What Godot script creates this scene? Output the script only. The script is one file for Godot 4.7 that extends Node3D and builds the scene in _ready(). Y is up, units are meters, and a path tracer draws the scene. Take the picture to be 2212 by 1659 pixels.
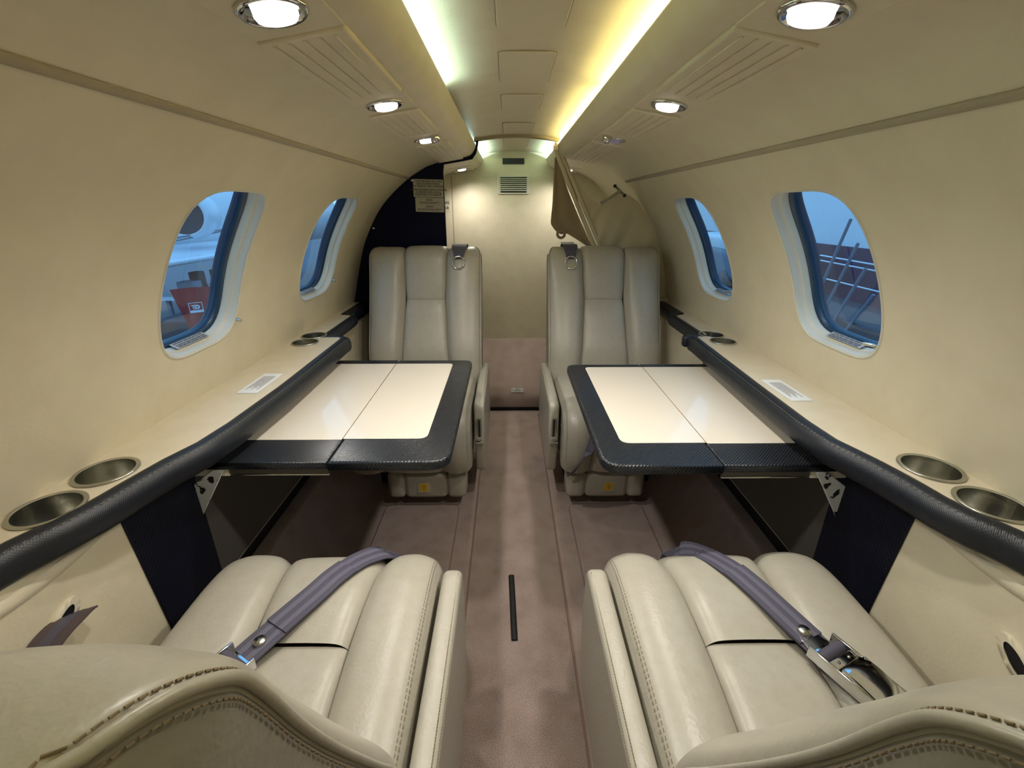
extends Node3D
# Cabin of a small business jet. x right, y up, -z forward; the cabin floor is y = 0.

var M := {}
var used := {}
const LED := Color(1.0, 0.975, 0.945)
const COVE_WHITE := Color(0.84, 1.0, 0.96)
const COVE_YELLOW := Color(1.0, 0.93, 0.62)

# wall section, |x| against y, from under the ledge up to the seam
const PL := [Vector2(0.742, 0.56), Vector2(0.735, 0.60), Vector2(0.724, 0.645), Vector2(0.704, 0.718), Vector2(0.681, 0.80), Vector2(0.648, 0.898), Vector2(0.604, 0.984), Vector2(0.553, 1.057), Vector2(0.488, 1.12), Vector2(0.426, 1.168)]
const PR := [Vector2(0.742, 0.56), Vector2(0.735, 0.60), Vector2(0.725, 0.642), Vector2(0.708, 0.72), Vector2(0.689, 0.80), Vector2(0.661, 0.885), Vector2(0.623, 0.964), Vector2(0.574, 1.039), Vector2(0.522, 1.103), Vector2(0.468, 1.156)]
var prof := {}          # side -> dense points
var cum := {}           # side -> arc lengths


func _ready() -> void:
	# ---------- camera, sky, exposure ----------
	var cam := Camera3D.new()
	cam.name = "camera"
	cam.fov = 81.66
	cam.near = 0.02
	cam.far = 200.0
	cam.position = Vector3(-0.02, 1.05, 0.0)
	cam.rotation_degrees = Vector3(-21.62, -0.5, 0.0)
	add_child(cam)
	var env := Environment.new()
	env.background_mode = Environment.BG_SKY
	var sm := ProceduralSkyMaterial.new()
	sm.sky_top_color = Color(0.46, 0.72, 0.95)
	sm.sky_horizon_color = Color(0.60, 0.84, 0.99)
	sm.ground_horizon_color = Color(0.26, 0.42, 0.60)
	sm.ground_bottom_color = Color(0.25, 0.36, 0.50)
	sm.sky_energy_multiplier = 1.3
	sm.ground_energy_multiplier = 0.5
	var sky := Sky.new()
	sky.sky_material = sm
	env.sky = sky
	env.tonemap_mode = Environment.TONE_MAPPER_LINEAR
	env.tonemap_exposure = 1.0
	env.sdfgi_enabled = true
	env.ssao_enabled = true
	env.ssil_enabled = true
	var we := WorldEnvironment.new()
	we.name = "world_environment"
	we.environment = env
	add_child(we)
	# ---------- lamps: energy of each cove strip and downlight ----------
	var cove_energy := 0.20
	var spot_energy := 0.29

	make_materials()
	make_profiles()
	# ---------- structure ----------
	build_floor()
	for side in [-1, 1]:
		build_wall(side)
		build_lower_side(side)
		build_valance(side)
	build_ceiling()
	build_ends()
	build_windows()
	# ---------- lamps ----------
	build_coves(cove_energy)
	build_overhead(spot_energy)
	# ---------- things ----------
	build_partition()
	build_bulkhead_things()
	build_ledges()
	build_seats()
	build_belts()
	build_far_belt()
	build_tables()
	build_curtain()
	build_small_things()
	build_outside()


# =====================================================================
# helpers
# =====================================================================
func numbered(n: String) -> String:
	used[n] = int(used.get(n, -1)) + 1
	return n if used[n] == 0 else "%s_%03d" % [n, used[n]]


func tag(o: Node, label: String, category := "", group := "", kind := "") -> Node:
	if label: o.set_meta("label", label)
	if category: o.set_meta("category", category)
	if group: o.set_meta("group", group)
	if kind: o.set_meta("kind", kind)
	return o


func thing(called: String, label: String, category: String, at := Vector3.ZERO, turn := 0.0, group := "") -> Node3D:
	var o := Node3D.new()
	o.name = numbered(called)
	add_child(o)
	o.position = at
	o.rotation.y = turn
	tag(o, label, category, group)
	return o


func struct_node(called: String, label: String) -> Node3D:
	var o := Node3D.new()
	o.name = numbered(called)
	add_child(o)
	tag(o, label, "", "", "structure")
	return o


func begin() -> SurfaceTool:
	var st := SurfaceTool.new()
	st.begin(Mesh.PRIMITIVE_TRIANGLES)
	return st


func obj(called: String, st: SurfaceTool, m: Material, parent: Node = self) -> MeshInstance3D:
	st.generate_normals()
	var o := MeshInstance3D.new()
	o.mesh = st.commit()
	o.material_override = null
	for i in o.mesh.get_surface_count():
		o.mesh.surface_set_material(i, m)
	o.name = numbered(called) if parent == self else called
	parent.add_child(o, true)
	return o


func tri(st: SurfaceTool, a: Vector3, b: Vector3, c: Vector3) -> void:
	if a.is_equal_approx(b) or b.is_equal_approx(c) or a.is_equal_approx(c):
		return
	st.add_vertex(a)
	st.add_vertex(b)
	st.add_vertex(c)


func quad(st: SurfaceTool, a: Vector3, b: Vector3, c: Vector3, d: Vector3, sg := -1) -> void:
	st.set_smooth_group(sg)
	tri(st, a, b, c)
	tri(st, a, c, d)


func grid(st: SurfaceTool, f: Callable, nu: int, nv: int, sg := 0, flip := false) -> void:
	var p := PackedVector3Array()
	for j in nv + 1:
		for i in nu + 1:
			p.append(f.call(float(i) / nu, float(j) / nv))
	st.set_smooth_group(sg)
	for j in nv:
		for i in nu:
			var a := p[j * (nu + 1) + i]
			var b := p[j * (nu + 1) + i + 1]
			var c := p[(j + 1) * (nu + 1) + i + 1]
			var d := p[(j + 1) * (nu + 1) + i]
			if flip:
				tri(st, a, c, b)
				tri(st, a, d, c)
			else:
				tri(st, a, b, c)
				tri(st, a, c, d)


func box(st: SurfaceTool, lo: Vector3, hi: Vector3, t := Transform3D.IDENTITY) -> void:
	var c := []
	for i in 8:
		c.append(t * Vector3(hi.x if i & 1 else lo.x, hi.y if i & 2 else lo.y, hi.z if i & 4 else lo.z))
	for f in [[0, 2, 3, 1], [4, 5, 7, 6], [0, 1, 5, 4], [2, 6, 7, 3], [0, 4, 6, 2], [1, 3, 7, 5]]:
		quad(st, c[f[0]], c[f[3]], c[f[2]], c[f[1]])


# rounded box: half size h, edge radius r
func rbox(st: SurfaceTool, centre: Vector3, h: Vector3, r: float, t := Transform3D.IDENTITY, k := 3, puff := 0.0) -> void:
	var lists := []
	for ax in 3:
		var l := PackedFloat32Array()
		var core: float = h[ax] - r
		for i in range(k, -1, -1):
			l.append(-core - r * tan(PI / 4 * i / k))
		if puff != 0.0:
			l.append(-core * 0.5)
			l.append(0.0)
			l.append(core * 0.5)
		for i in k + 1:
			l.append(core + r * tan(PI / 4 * i / k))
		lists.append(l)
	st.set_smooth_group(0)
	for ax in 3:
		var u := (ax + 1) % 3
		var v := (ax + 2) % 3
		for s in [-1.0, 1.0]:
			var pts := []
			for b: float in lists[v]:
				for a: float in lists[u]:
					var q := Vector3.ZERO
					q[ax] = s * h[ax]
					q[u] = a
					q[v] = b
					var core := Vector3(clampf(q.x, -h.x + r, h.x - r), clampf(q.y, -h.y + r, h.y - r), clampf(q.z, -h.z + r, h.z - r))
					var p := core + (q - core).normalized() * r
					if puff != 0.0:
						p[ax] += s * puff * (1.0 - pow(absf(a / h[u]), 2.0)) * (1.0 - pow(absf(b / h[v]), 2.0))
					pts.append(t * (centre + p))
			var n: int = lists[u].size()
			for j in lists[v].size() - 1:
				for i in n - 1:
					var a: Vector3 = pts[j * n + i]
					var b: Vector3 = pts[j * n + i + 1]
					var c: Vector3 = pts[(j + 1) * n + i + 1]
					var d: Vector3 = pts[(j + 1) * n + i]
					if s > 0:
						tri(st, a, c, b)
						tri(st, a, d, c)
					else:
						tri(st, a, b, c)
						tri(st, a, c, d)


func rounded(pts: Array, radii: Array, k := 5) -> PackedVector2Array:
	# polygon with rounded corners
	var out := PackedVector2Array()
	var n := pts.size()
	for i in n:
		var p: Vector2 = pts[i]
		var a: Vector2 = pts[(i + n - 1) % n]
		var b: Vector2 = pts[(i + 1) % n]
		var r: float = radii[i % radii.size()]
		if r <= 0.0:
			out.append(p)
			continue
		var da := (a - p).normalized()
		var db := (b - p).normalized()
		var ang := acos(clampf(da.dot(db), -1, 1)) / 2
		var d := minf(r / tan(ang), minf(p.distance_to(a), p.distance_to(b)) * 0.49)
		var p0 := p + da * d
		var p1 := p + db * d
		for j in k + 1:
			var t := float(j) / k
			out.append(p0.lerp(p, t).lerp(p.lerp(p1, t), t))
	return out


func rect2(x0: float, y0: float, x1: float, y1: float, r := 0.0, k := 4) -> PackedVector2Array:
	return rounded([Vector2(x0, y0), Vector2(x1, y0), Vector2(x1, y1), Vector2(x0, y1)], [r], k)


# plate of an outline, thickness from 0 to h along the third axis, bevelled edges; map turns (x, y, height) into space
func slab(st: SurfaceTool, outline: PackedVector2Array, h: float, bevel: float, map: Callable, k := 2, both := true) -> void:
	var n := outline.size()
	if Geometry2D.is_polygon_clockwise(outline):
		outline = outline.duplicate()
		outline.reverse()
	var nor := PackedVector2Array()
	for i in n:
		var e0 := (outline[i] - outline[(i + n - 1) % n]).normalized()
		var e1 := (outline[(i + 1) % n] - outline[i]).normalized()
		var q := Vector2(e0.y, -e0.x) + Vector2(e1.y, -e1.x)
		q = q.normalized()
		var c := maxf(0.5, q.dot(Vector2(e1.y, -e1.x)))
		nor.append(q / c)
	var rows := []  # [inset, height]
	if bevel > 0.0:
		if both:
			for i in k + 1:
				var a := PI / 2 * i / k
				rows.append([bevel * (1 - sin(a)), bevel * (1 - cos(a))])
		else:
			rows.append([0.0, 0.0])
		for i in k + 1:
			var a := PI / 2 * i / k
			rows.append([bevel * (1 - cos(a)), h - bevel * (1 - sin(a))])
	else:
		rows = [[0.0, 0.0], [0.0, h]]
	st.set_smooth_group(0 if bevel > 0.0 else -1)
	for j in rows.size() - 1:
		for i in n:
			var i2 := (i + 1) % n
			var a2: Vector2 = outline[i] - nor[i] * float(rows[j][0])
			var b2: Vector2 = outline[i2] - nor[i2] * float(rows[j][0])
			var c2: Vector2 = outline[i2] - nor[i2] * float(rows[j + 1][0])
			var d2: Vector2 = outline[i] - nor[i] * float(rows[j + 1][0])
			var ha: float = rows[j][1]
			var hb: float = rows[j + 1][1]
			tri(st, map.call(Vector3(a2.x, a2.y, ha)), map.call(Vector3(c2.x, c2.y, hb)), map.call(Vector3(b2.x, b2.y, ha)))
			tri(st, map.call(Vector3(a2.x, a2.y, ha)), map.call(Vector3(d2.x, d2.y, hb)), map.call(Vector3(c2.x, c2.y, hb)))
	st.set_smooth_group(-1)
	for e in [0, rows.size() - 1]:
		var ring := PackedVector2Array()
		for i in n:
			ring.append(outline[i] - nor[i] * float(rows[e][0]))
		var t := Geometry2D.triangulate_polygon(ring)
		for i in range(0, t.size(), 3):
			var a := Vector3(ring[t[i]].x, ring[t[i]].y, rows[e][1])
			var b := Vector3(ring[t[i + 1]].x, ring[t[i + 1]].y, rows[e][1])
			var c := Vector3(ring[t[i + 2]].x, ring[t[i + 2]].y, rows[e][1])
			if e == 0:
				tri(st, map.call(a), map.call(b), map.call(c))
			else:
				tri(st, map.call(a), map.call(c), map.call(b))


func flat_xz(y: float) -> Callable:   # outline (x, z), height upwards from y
	return func(p: Vector3) -> Vector3: return Vector3(p.x, y + p.z, p.y)


func up_xy(z: float) -> Callable:     # outline (x, y), height towards +z from z
	return func(p: Vector3) -> Vector3: return Vector3(p.x, p.y, z + p.z)


func in_frame(t: Transform3D) -> Callable:
	return func(p: Vector3) -> Vector3: return t * p


func catmull(p: Array, per: int) -> Array:
	var out := []
	var n := p.size()
	for i in n - 1:
		var a = p[maxi(i - 1, 0)]
		var b = p[i]
		var c = p[i + 1]
		var d = p[mini(i + 2, n - 1)]
		for j in per:
			var t := float(j) / per
			out.append((b * 2.0 + (c - a) * t + (a * 2.0 - b * 5.0 + c * 4.0 - d) * t * t + (b * 3.0 - a - c * 3.0 + d) * t * t * t) * 0.5)
	out.append(p[n - 1])
	return out


func tube(st: SurfaceTool, pts: Array, r: float, seg := 8, closed := false, flat := 1.0, up := Vector3.ZERO) -> void:
	var n := pts.size()
	var side := Vector3.ZERO
	var rings := []
	for i in n:
		var a: Vector3 = pts[(i + n - 1) % n] if closed or i > 0 else pts[0]
		var b: Vector3 = pts[(i + 1) % n] if closed or i < n - 1 else pts[n - 1]
		var d := (b - a).normalized()
		if up != Vector3.ZERO:
			side = d.cross(up).normalized()
		elif side == Vector3.ZERO:
			side = d.cross(Vector3.UP if absf(d.y) < 0.9 else Vector3.RIGHT).normalized()
		else:
			side = (side - d * side.dot(d)).normalized()
		var v := side.cross(d)
		var ring := []
		for k in seg:
			var an := TAU * k / seg
			ring.append(pts[i] + side * cos(an) * r + v * sin(an) * r * flat)
		rings.append(ring)
	st.set_smooth_group(0)
	for i in (n if closed else n - 1):
		for k in seg:
			var k2 := (k + 1) % seg
			var i2 := (i + 1) % n
			tri(st, rings[i][k], rings[i2][k2], rings[i][k2])
			tri(st, rings[i][k], rings[i2][k], rings[i2][k2])
	if not closed:
		for e in [0, n - 1]:
			st.set_smooth_group(-1)
			for k in range(1, seg - 1):
				if e == 0:
					tri(st, rings[e][0], rings[e][k], rings[e][k + 1])
				else:
					tri(st, rings[e][0], rings[e][k + 1], rings[e][k])


# sweep a profile (across, up) along a path lying in a level plane
func sweep(st: SurfaceTool, path: Array, profile: PackedVector2Array, flip := false) -> void:
	var n := path.size()
	var rows := []
	for i in n:
		var a: Vector3 = path[maxi(i - 1, 0)]
		var b: Vector3 = path[mini(i + 1, n - 1)]
		var d := (b - a).normalized()
		var side := d.cross(Vector3.UP).normalized()
		var row := PackedVector3Array()
		for q in profile:
			row.append(path[i] + side * q.x + Vector3.UP * q.y)
		rows.append(row)
	st.set_smooth_group(0)
	var m := profile.size()
	for i in n - 1:
		for k in m:
			var k2 := (k + 1) % m
			if flip:
				tri(st, rows[i][k], rows[i][k2], rows[i + 1][k2])
				tri(st, rows[i][k], rows[i + 1][k2], rows[i + 1][k])
			else:
				tri(st, rows[i][k], rows[i + 1][k2], rows[i][k2])
				tri(st, rows[i][k], rows[i + 1][k], rows[i + 1][k2])
	st.set_smooth_group(-1)
	for e in [0, n - 1]:
		for k in range(1, m - 1):
			tri(st, rows[e][0], rows[e][k], rows[e][k + 1])


func lathe(st: SurfaceTool, pr: Array, seg: int, t := Transform3D.IDENTITY, sg := 0) -> void:
	st.set_smooth_group(sg)
	for i in pr.size() - 1:
		for k in seg:
			var a := TAU * k / seg
			var b := TAU * (k + 1) / seg
			var p: Vector2 = pr[i]
			var q: Vector2 = pr[i + 1]
			var p0 := t * Vector3(p.x * cos(a), p.y, p.x * sin(a))
			var p1 := t * Vector3(p.x * cos(b), p.y, p.x * sin(b))
			var q0 := t * Vector3(q.x * cos(a), q.y, q.x * sin(a))
			var q1 := t * Vector3(q.x * cos(b), q.y, q.x * sin(b))
			tri(st, p0, q1, q0)
			tri(st, p0, p1, q1)


# square cell with a hole: hole(angle) and cell(a, b) give points of a plane, map puts them in space
func ring_cell(st: SurfaceTool, hole: Callable, cell: Callable, map: Callable, per_side: int, rings: int, sg := 0, flip := false) -> void:
	var inner := PackedVector2Array()
	var outer := PackedVector2Array()
	for e in 4:
		for i in per_side:
			var t := tan(PI / 4 * (2.0 * i / per_side - 1.0))
			var ab := Vector2.ZERO
			match e:
				0: ab = Vector2(1, t)
				1: ab = Vector2(-t, 1)
				2: ab = Vector2(-1, -t)
				3: ab = Vector2(t, -1)
			inner.append(hole.call(ab.angle()))
			outer.append(cell.call(ab.x, ab.y))
	var n := inner.size()
	st.set_smooth_group(sg)
	for r in rings:
		var t0 := float(r) / rings
		var t1 := float(r + 1) / rings
		for i in n:
			var j := (i + 1) % n
			var a: Vector3 = map.call(inner[i].lerp(outer[i], t0))
			var b: Vector3 = map.call(inner[j].lerp(outer[j], t0))
			var c: Vector3 = map.call(inner[j].lerp(outer[j], t1))
			var d: Vector3 = map.call(inner[i].lerp(outer[i], t1))
			if flip:
				tri(st, a, b, c)
				tri(st, a, c, d)
			else:
				tri(st, a, c, b)
				tri(st, a, d, c)


func words(called: String, text: String, height: float, at: Transform3D, m: Material, parent: Node) -> MeshInstance3D:
	var f := SystemFont.new()
	f.font_names = PackedStringArray(["Droid Sans"])
	f.font_weight = 700
	var t := TextMesh.new()
	t.text = text
	t.font = f
	t.font_size = 32
	t.pixel_size = height / 24.0
	t.depth = 0.0006
	t.curve_step = 3.0
	t.material = m
	var o := MeshInstance3D.new()
	o.mesh = t
	o.name = called
	o.transform = at
	parent.add_child(o, true)
	return o


# lines of print too small to read, as rows of short dark bars of word length
func print_rows(st: SurfaceTool, rows: Array, map: Callable, rng: RandomNumberGenerator) -> void:
	for r in rows:      # [x0, x1, y, height]
		var x: float = r[0]
		while x < r[1] - 0.0005:
			var w: float = minf(rng.randf_range(1.6, 4.5) * float(r[3]), float(r[1]) - x)
			var y0: float = r[2]
			var y1: float = y0 + float(r[3])
			quad(st, map.call(Vector3(x, y0, 0)), map.call(Vector3(x, y1, 0)), map.call(Vector3(x + w, y1, 0)), map.call(Vector3(x + w, y0, 0)))
			x += w + float(r[3]) * 0.55


func lerp_list(list: Array, z: float) -> float:   # list of [z, x], z falling
	if z >= list[0][0]: return list[0][1]
	for i in list.size() - 1:
		if z >= list[i + 1][0]:
			var t: float = (list[i][0] - z) / maxf(1e-9, list[i][0] - list[i + 1][0])
			return lerpf(list[i][1], list[i + 1][1], t)
	return list[-1][1]


# =====================================================================
# materials
# =====================================================================
func noise_tex(type: int, freq: float, seed_: int, size := 512, ramp: Array = [], octaves := 3) -> NoiseTexture2D:
	var n := FastNoiseLite.new()
	n.noise_type = type
	n.frequency = freq
	n.seed = seed_
	n.fractal_octaves = octaves
	var t := NoiseTexture2D.new()
	t.width = size
	t.height = size
	t.seamless = true
	t.noise = n
	if ramp.size():
		var g := Gradient.new()
		g.offsets = PackedFloat32Array(ramp.map(func(e): return e[0]))
		g.colors = PackedColorArray(ramp.map(func(e): return e[1]))
		t.color_ramp = g
	return t


func mat(key: String, c: Color, rough: float, metal := 0.0) -> StandardMaterial3D:
	var m := StandardMaterial3D.new()
	m.resource_name = key
	m.albedo_color = c
	m.roughness = rough
	m.metallic = metal
	m.cull_mode = BaseMaterial3D.CULL_DISABLED
	M[key] = m
	return m


func tri_map(m: StandardMaterial3D, scale: float, world := false) -> void:
	m.uv1_triplanar = true
	m.uv1_world_triplanar = world
	m.uv1_scale = Vector3.ONE * scale


func make_materials() -> void:
	var grain := noise_tex(FastNoiseLite.TYPE_CELLULAR, 0.06, 3)
	var fine := noise_tex(FastNoiseLite.TYPE_SIMPLEX_SMOOTH, 0.15, 5)
	var mottle := noise_tex(FastNoiseLite.TYPE_SIMPLEX, 0.012, 8, 512, [[0.0, Color(0.965, 0.96, 0.95)], [0.5, Color(0.985, 0.985, 0.98)], [1.0, Color(1, 1, 1)]], 5)
	# plastic shell
	var m := mat("cream", Color(0.83, 0.795, 0.695), 0.48)
	m.albedo_texture = mottle
	m.heightmap_enabled = true
	m.heightmap_texture = fine
	m.heightmap_scale = 0.02
	tri_map(m, 1.6)
	m = mat("cream_trim", Color(0.82, 0.785, 0.69), 0.5)
	m = mat("taupe", Color(0.63, 0.59, 0.51), 0.7)
	m = mat("ledge", Color(0.83, 0.79, 0.70), 0.33)
	m.albedo_texture = mottle
	tri_map(m, 2.0)
	m.clearcoat_enabled = true
	m.clearcoat = 0.5
	m.clearcoat_roughness = 0.07
	m = mat("window_white", Color(0.80, 0.79, 0.73), 0.42)
	m = mat("gasket", Color(0.05, 0.22, 0.34), 0.35)
	m = mat("glass", Color(1, 1, 1, 0.03), 0.0)
	m.transparency = BaseMaterial3D.TRANSPARENCY_ALPHA
	# leather
	for l in [["leather", Color(0.665, 0.645, 0.59)], ["leather_shaded", Color(0.53, 0.51, 0.46)]]:  # second entry is the same leather with shade painted into its colour
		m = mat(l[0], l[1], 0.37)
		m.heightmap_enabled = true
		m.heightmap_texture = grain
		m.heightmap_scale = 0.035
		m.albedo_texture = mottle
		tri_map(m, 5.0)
	m = mat("stitch", Color(0.50, 0.44, 0.34), 0.8)
	# carpet
	m = mat("carpet", Color(1, 1, 1), 0.95)
	m.albedo_texture = noise_tex(FastNoiseLite.TYPE_SIMPLEX, 0.22, 11, 1024, [[0.0, Color(0.33, 0.28, 0.26)], [0.4, Color(0.60, 0.525, 0.49)], [0.62, Color(0.74, 0.665, 0.63)], [1.0, Color(0.92, 0.84, 0.80)]], 4)
	m.detail_enabled = true
	m.detail_blend_mode = BaseMaterial3D.BLEND_MODE_MUL
	m.detail_albedo = noise_tex(FastNoiseLite.TYPE_SIMPLEX, 0.008, 14, 512, [[0.0, Color(0.90, 0.88, 0.86)], [0.5, Color(0.97, 0.96, 0.95)], [1.0, Color(1, 1, 1)]], 4)
	m.heightmap_enabled = true
	m.heightmap_texture = noise_tex(FastNoiseLite.TYPE_SIMPLEX, 0.22, 11, 1024, [], 4)
	m.heightmap_scale = 0.25
	tri_map(m, 2.2, true)
	m.rim_enabled = true
	m.rim = 0.25
	m = mat("carpet_binding", Color(0.50, 0.40, 0.37), 0.9)
	# woven carbon wrap
	var im := Image.create(64, 64, false, Image.FORMAT_RGBA8)
	var hi := Image.create(64, 64, false, Image.FORMAT_RGBA8)
	for y in 64:
		for x in 64:
			var u := fposmod(float(x + y) / 16.0, 1.0)
			var w := fposmod(float(x - y) / 16.0, 1.0)
			var ridge := sin(u * PI)
			var b := 0.085 + 0.075 * ridge
			im.set_pixel(x, y, Color(b * 0.88, b * 0.98, b * 1.12))
			hi.set_pixel(x, y, Color(ridge, ridge, ridge))
	var weave := ImageTexture.create_from_image(im)
	var ridges := ImageTexture.create_from_image(hi)
	for c in [["carbon", 0.24, 0.10, 36.0], ["carbon_fine", 0.42, 0.02, 85.0]]:
		m = mat(c[0], Color(1, 1, 1), c[1])
		m.albedo_texture = weave
		m.heightmap_enabled = true
		m.heightmap_texture = ridges
		m.heightmap_scale = c[2]
		if c[0] == "carbon_fine": m.albedo_color = Color(0.62, 0.70, 0.80)
		tri_map(m, c[3], true)
	m = mat("partition_navy", Color(0.03, 0.042, 0.15), 0.55)
	m.metallic_specular = 0.25
	m = mat("navy", Color(0.035, 0.05, 0.11), 0.5)
	m.metallic_specular = 0.35
	m.heightmap_enabled = true
	m.heightmap_texture = M.carbon.heightmap_texture
	m.heightmap_scale = 0.05
	tri_map(m, 22.0, true)
	m = mat("table_inlay", Color(0.82, 0.79, 0.73), 0.36)
	m.heightmap_enabled = true
	m.heightmap_texture = grain
	m.heightmap_scale = 0.006
	tri_map(m, 6.0)
	m.clearcoat_enabled = true
	m.clearcoat = 0.6
	m.clearcoat_roughness = 0.06
	m = mat("edge_gum", Color(0.45, 0.36, 0.24), 0.7)
	# metals
	m = mat("chrome", Color(0.82, 0.82, 0.82), 0.07, 1.0)
	m = mat("steel", Color(0.74, 0.74, 0.70), 0.26, 1.0)
	m.heightmap_enabled = true
	m.heightmap_texture = noise_tex(FastNoiseLite.TYPE_SIMPLEX, 0.05, 21, 256)
	m.heightmap_scale = 0.02
	tri_map(m, 6.0)
	m = mat("grey_metal", Color(0.56, 0.56, 0.52), 0.45, 0.7)
	m = mat("bracket_white", Color(0.82, 0.84, 0.86), 0.5)
	m.albedo_texture = noise_tex(FastNoiseLite.TYPE_SIMPLEX, 0.02, 31, 256, [[0.0, Color(0.12, 0.12, 0.12)], [0.24, Color(0.15, 0.15, 0.15)], [0.28, Color(1, 1, 1)], [1.0, Color(1, 1, 1)]], 4)
	tri_map(m, 5.0)
	m = mat("webbing", Color(0.29, 0.28, 0.335), 0.62)
	m = mat("webbing_stripe", Color(0.37, 0.36, 0.42), 0.58)
	m = mat("webbing_brown", Color(0.30, 0.25, 0.25), 0.7)
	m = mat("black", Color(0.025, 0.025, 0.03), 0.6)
	m = mat("dark_panel", Color(0.30, 0.29, 0.27), 0.55)
	m = mat("paper", Color(0.86, 0.87, 0.86), 0.5)
	m = mat("placard", Color(0.66, 0.66, 0.62), 0.35)
	m = mat("ink", Color(0.10, 0.10, 0.11), 0.6)
	m = mat("ink_grey", Color(0.38, 0.35, 0.36), 0.6)
	m = mat("yellow", Color(0.78, 0.62, 0.16), 0.5)
	m = mat("fabric", Color(0.82, 0.78, 0.67), 0.85)
	m.heightmap_enabled = true
	m.heightmap_texture = fine
	m.heightmap_scale = 0.05
	tri_map(m, 7.0)
	m.backlight_enabled = true
	m.backlight = Color(0.18, 0.16, 0.12)
	m = mat("fabric_brown", Color(0.60, 0.54, 0.43), 0.85)
	m = mat("lamp_glow", Color(1, 1, 1), 0.4)
	m.emission_enabled = true
	m.emission = LED
	m.emission_energy_multiplier = 2.2
	m = mat("lamp_off", Color(0.72, 0.70, 0.90), 0.1)
	for g in [["cove_white", COVE_WHITE], ["cove_yellow", COVE_YELLOW]]:
		m = mat(g[0], Color(1, 1, 1), 0.5)
		m.emission_enabled = true
		m.emission = g[1]
		m.emission_energy_multiplier = 1.2
	# outside
	m = mat("out_white", Color(0.86, 0.88, 0.90), 0.35)
	m = mat("out_dark", Color(0.16, 0.19, 0.23), 0.5)
	m = mat("out_mid", Color(0.42, 0.47, 0.52), 0.5)
	m = mat("out_red", Color(0.60, 0.10, 0.16), 0.6)
	m = mat("out_purple", Color(0.28, 0.20, 0.30), 0.6)
	m = mat("out_ground", Color(0.28, 0.31, 0.35), 0.6)


# =====================================================================
# shell
# =====================================================================
func make_profiles() -> void:
	for side in [-1, 1]:
		var dense := catmull(PL if side < 0 else PR, 6)
		var c := PackedFloat32Array([0.0])
		for i in dense.size():
			dense[i] = Vector2(dense[i].x * side, dense[i].y)
			if i: c.append(c[i - 1] + dense[i].distance_to(dense[i - 1]))
		prof[side] = dense
		cum[side] = c


func wall_point(side: int, z: float, s: float, off: float) -> Vector3:
	var c: PackedFloat32Array = cum[side]
	var p: Array = prof[side]
	var i := clampi(c.bsearch(s) - 1, 0, c.size() - 2)
	var t := (s - c[i]) / (c[i + 1] - c[i])
	var q: Vector2 = p[i].lerp(p[i + 1], t)
	var d0: Vector2 = (p[mini(i + 1, p.size() - 1)] - p[maxi(i - 1, 0)]).normalized()
	var d1: Vector2 = (p[mini(i + 2, p.size() - 1)] - p[i]).normalized()
	var d := d0.lerp(d1, clampf(t, 0, 1)).normalized()
	var n := Vector2(d.y, -d.x) * side      # outward
	return Vector3(q.x + n.x * off, q.y + n.y * off, z)


func s_at_y(side: int, y: float) -> float:
	var p: Array = prof[side]
	for i in p.size() - 1:
		if p[i + 1].y >= y:
			return lerpf(cum[side][i], cum[side][i + 1], (y - p[i].y) / (p[i + 1].y - p[i].y))
	return cum[side][-1]


# the four windows: [side, z of the far edge, z of the near edge]; y from 0.765 to 1.077
const WINDOWS := [[-1, -1.072, -0.811], [-1, -1.706, -1.408], [1, -1.070, -0.801], [1, -1.672, -1.392]]


func win_hole(w: Array, k: float) -> Callable:   # outline of a window, scaled about its centre, in (z, s)
	var zc: float = (w[1] + w[2]) / 2
	var hz: float = (w[2] - w[1]) / 2 * k
	var s0 := s_at_y(w[0], 0.765)
	var s1 := s_at_y(w[0], 1.0785)
	var sc := (s0 + s1) / 2
	var hs: float = (s1 - s0) / 2 - (1 - k) * (w[2] - w[1]) / 2
	return func(a: float) -> Vector2:
		var q := Vector2(cos(a), sin(a))
		var e := 4.2
		var r := pow(pow(absf(q.x), e) + pow(absf(q.y), e), -1.0 / e)
		return Vector2(zc + q.x * r * hz, sc + q.y * r * hs)


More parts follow.
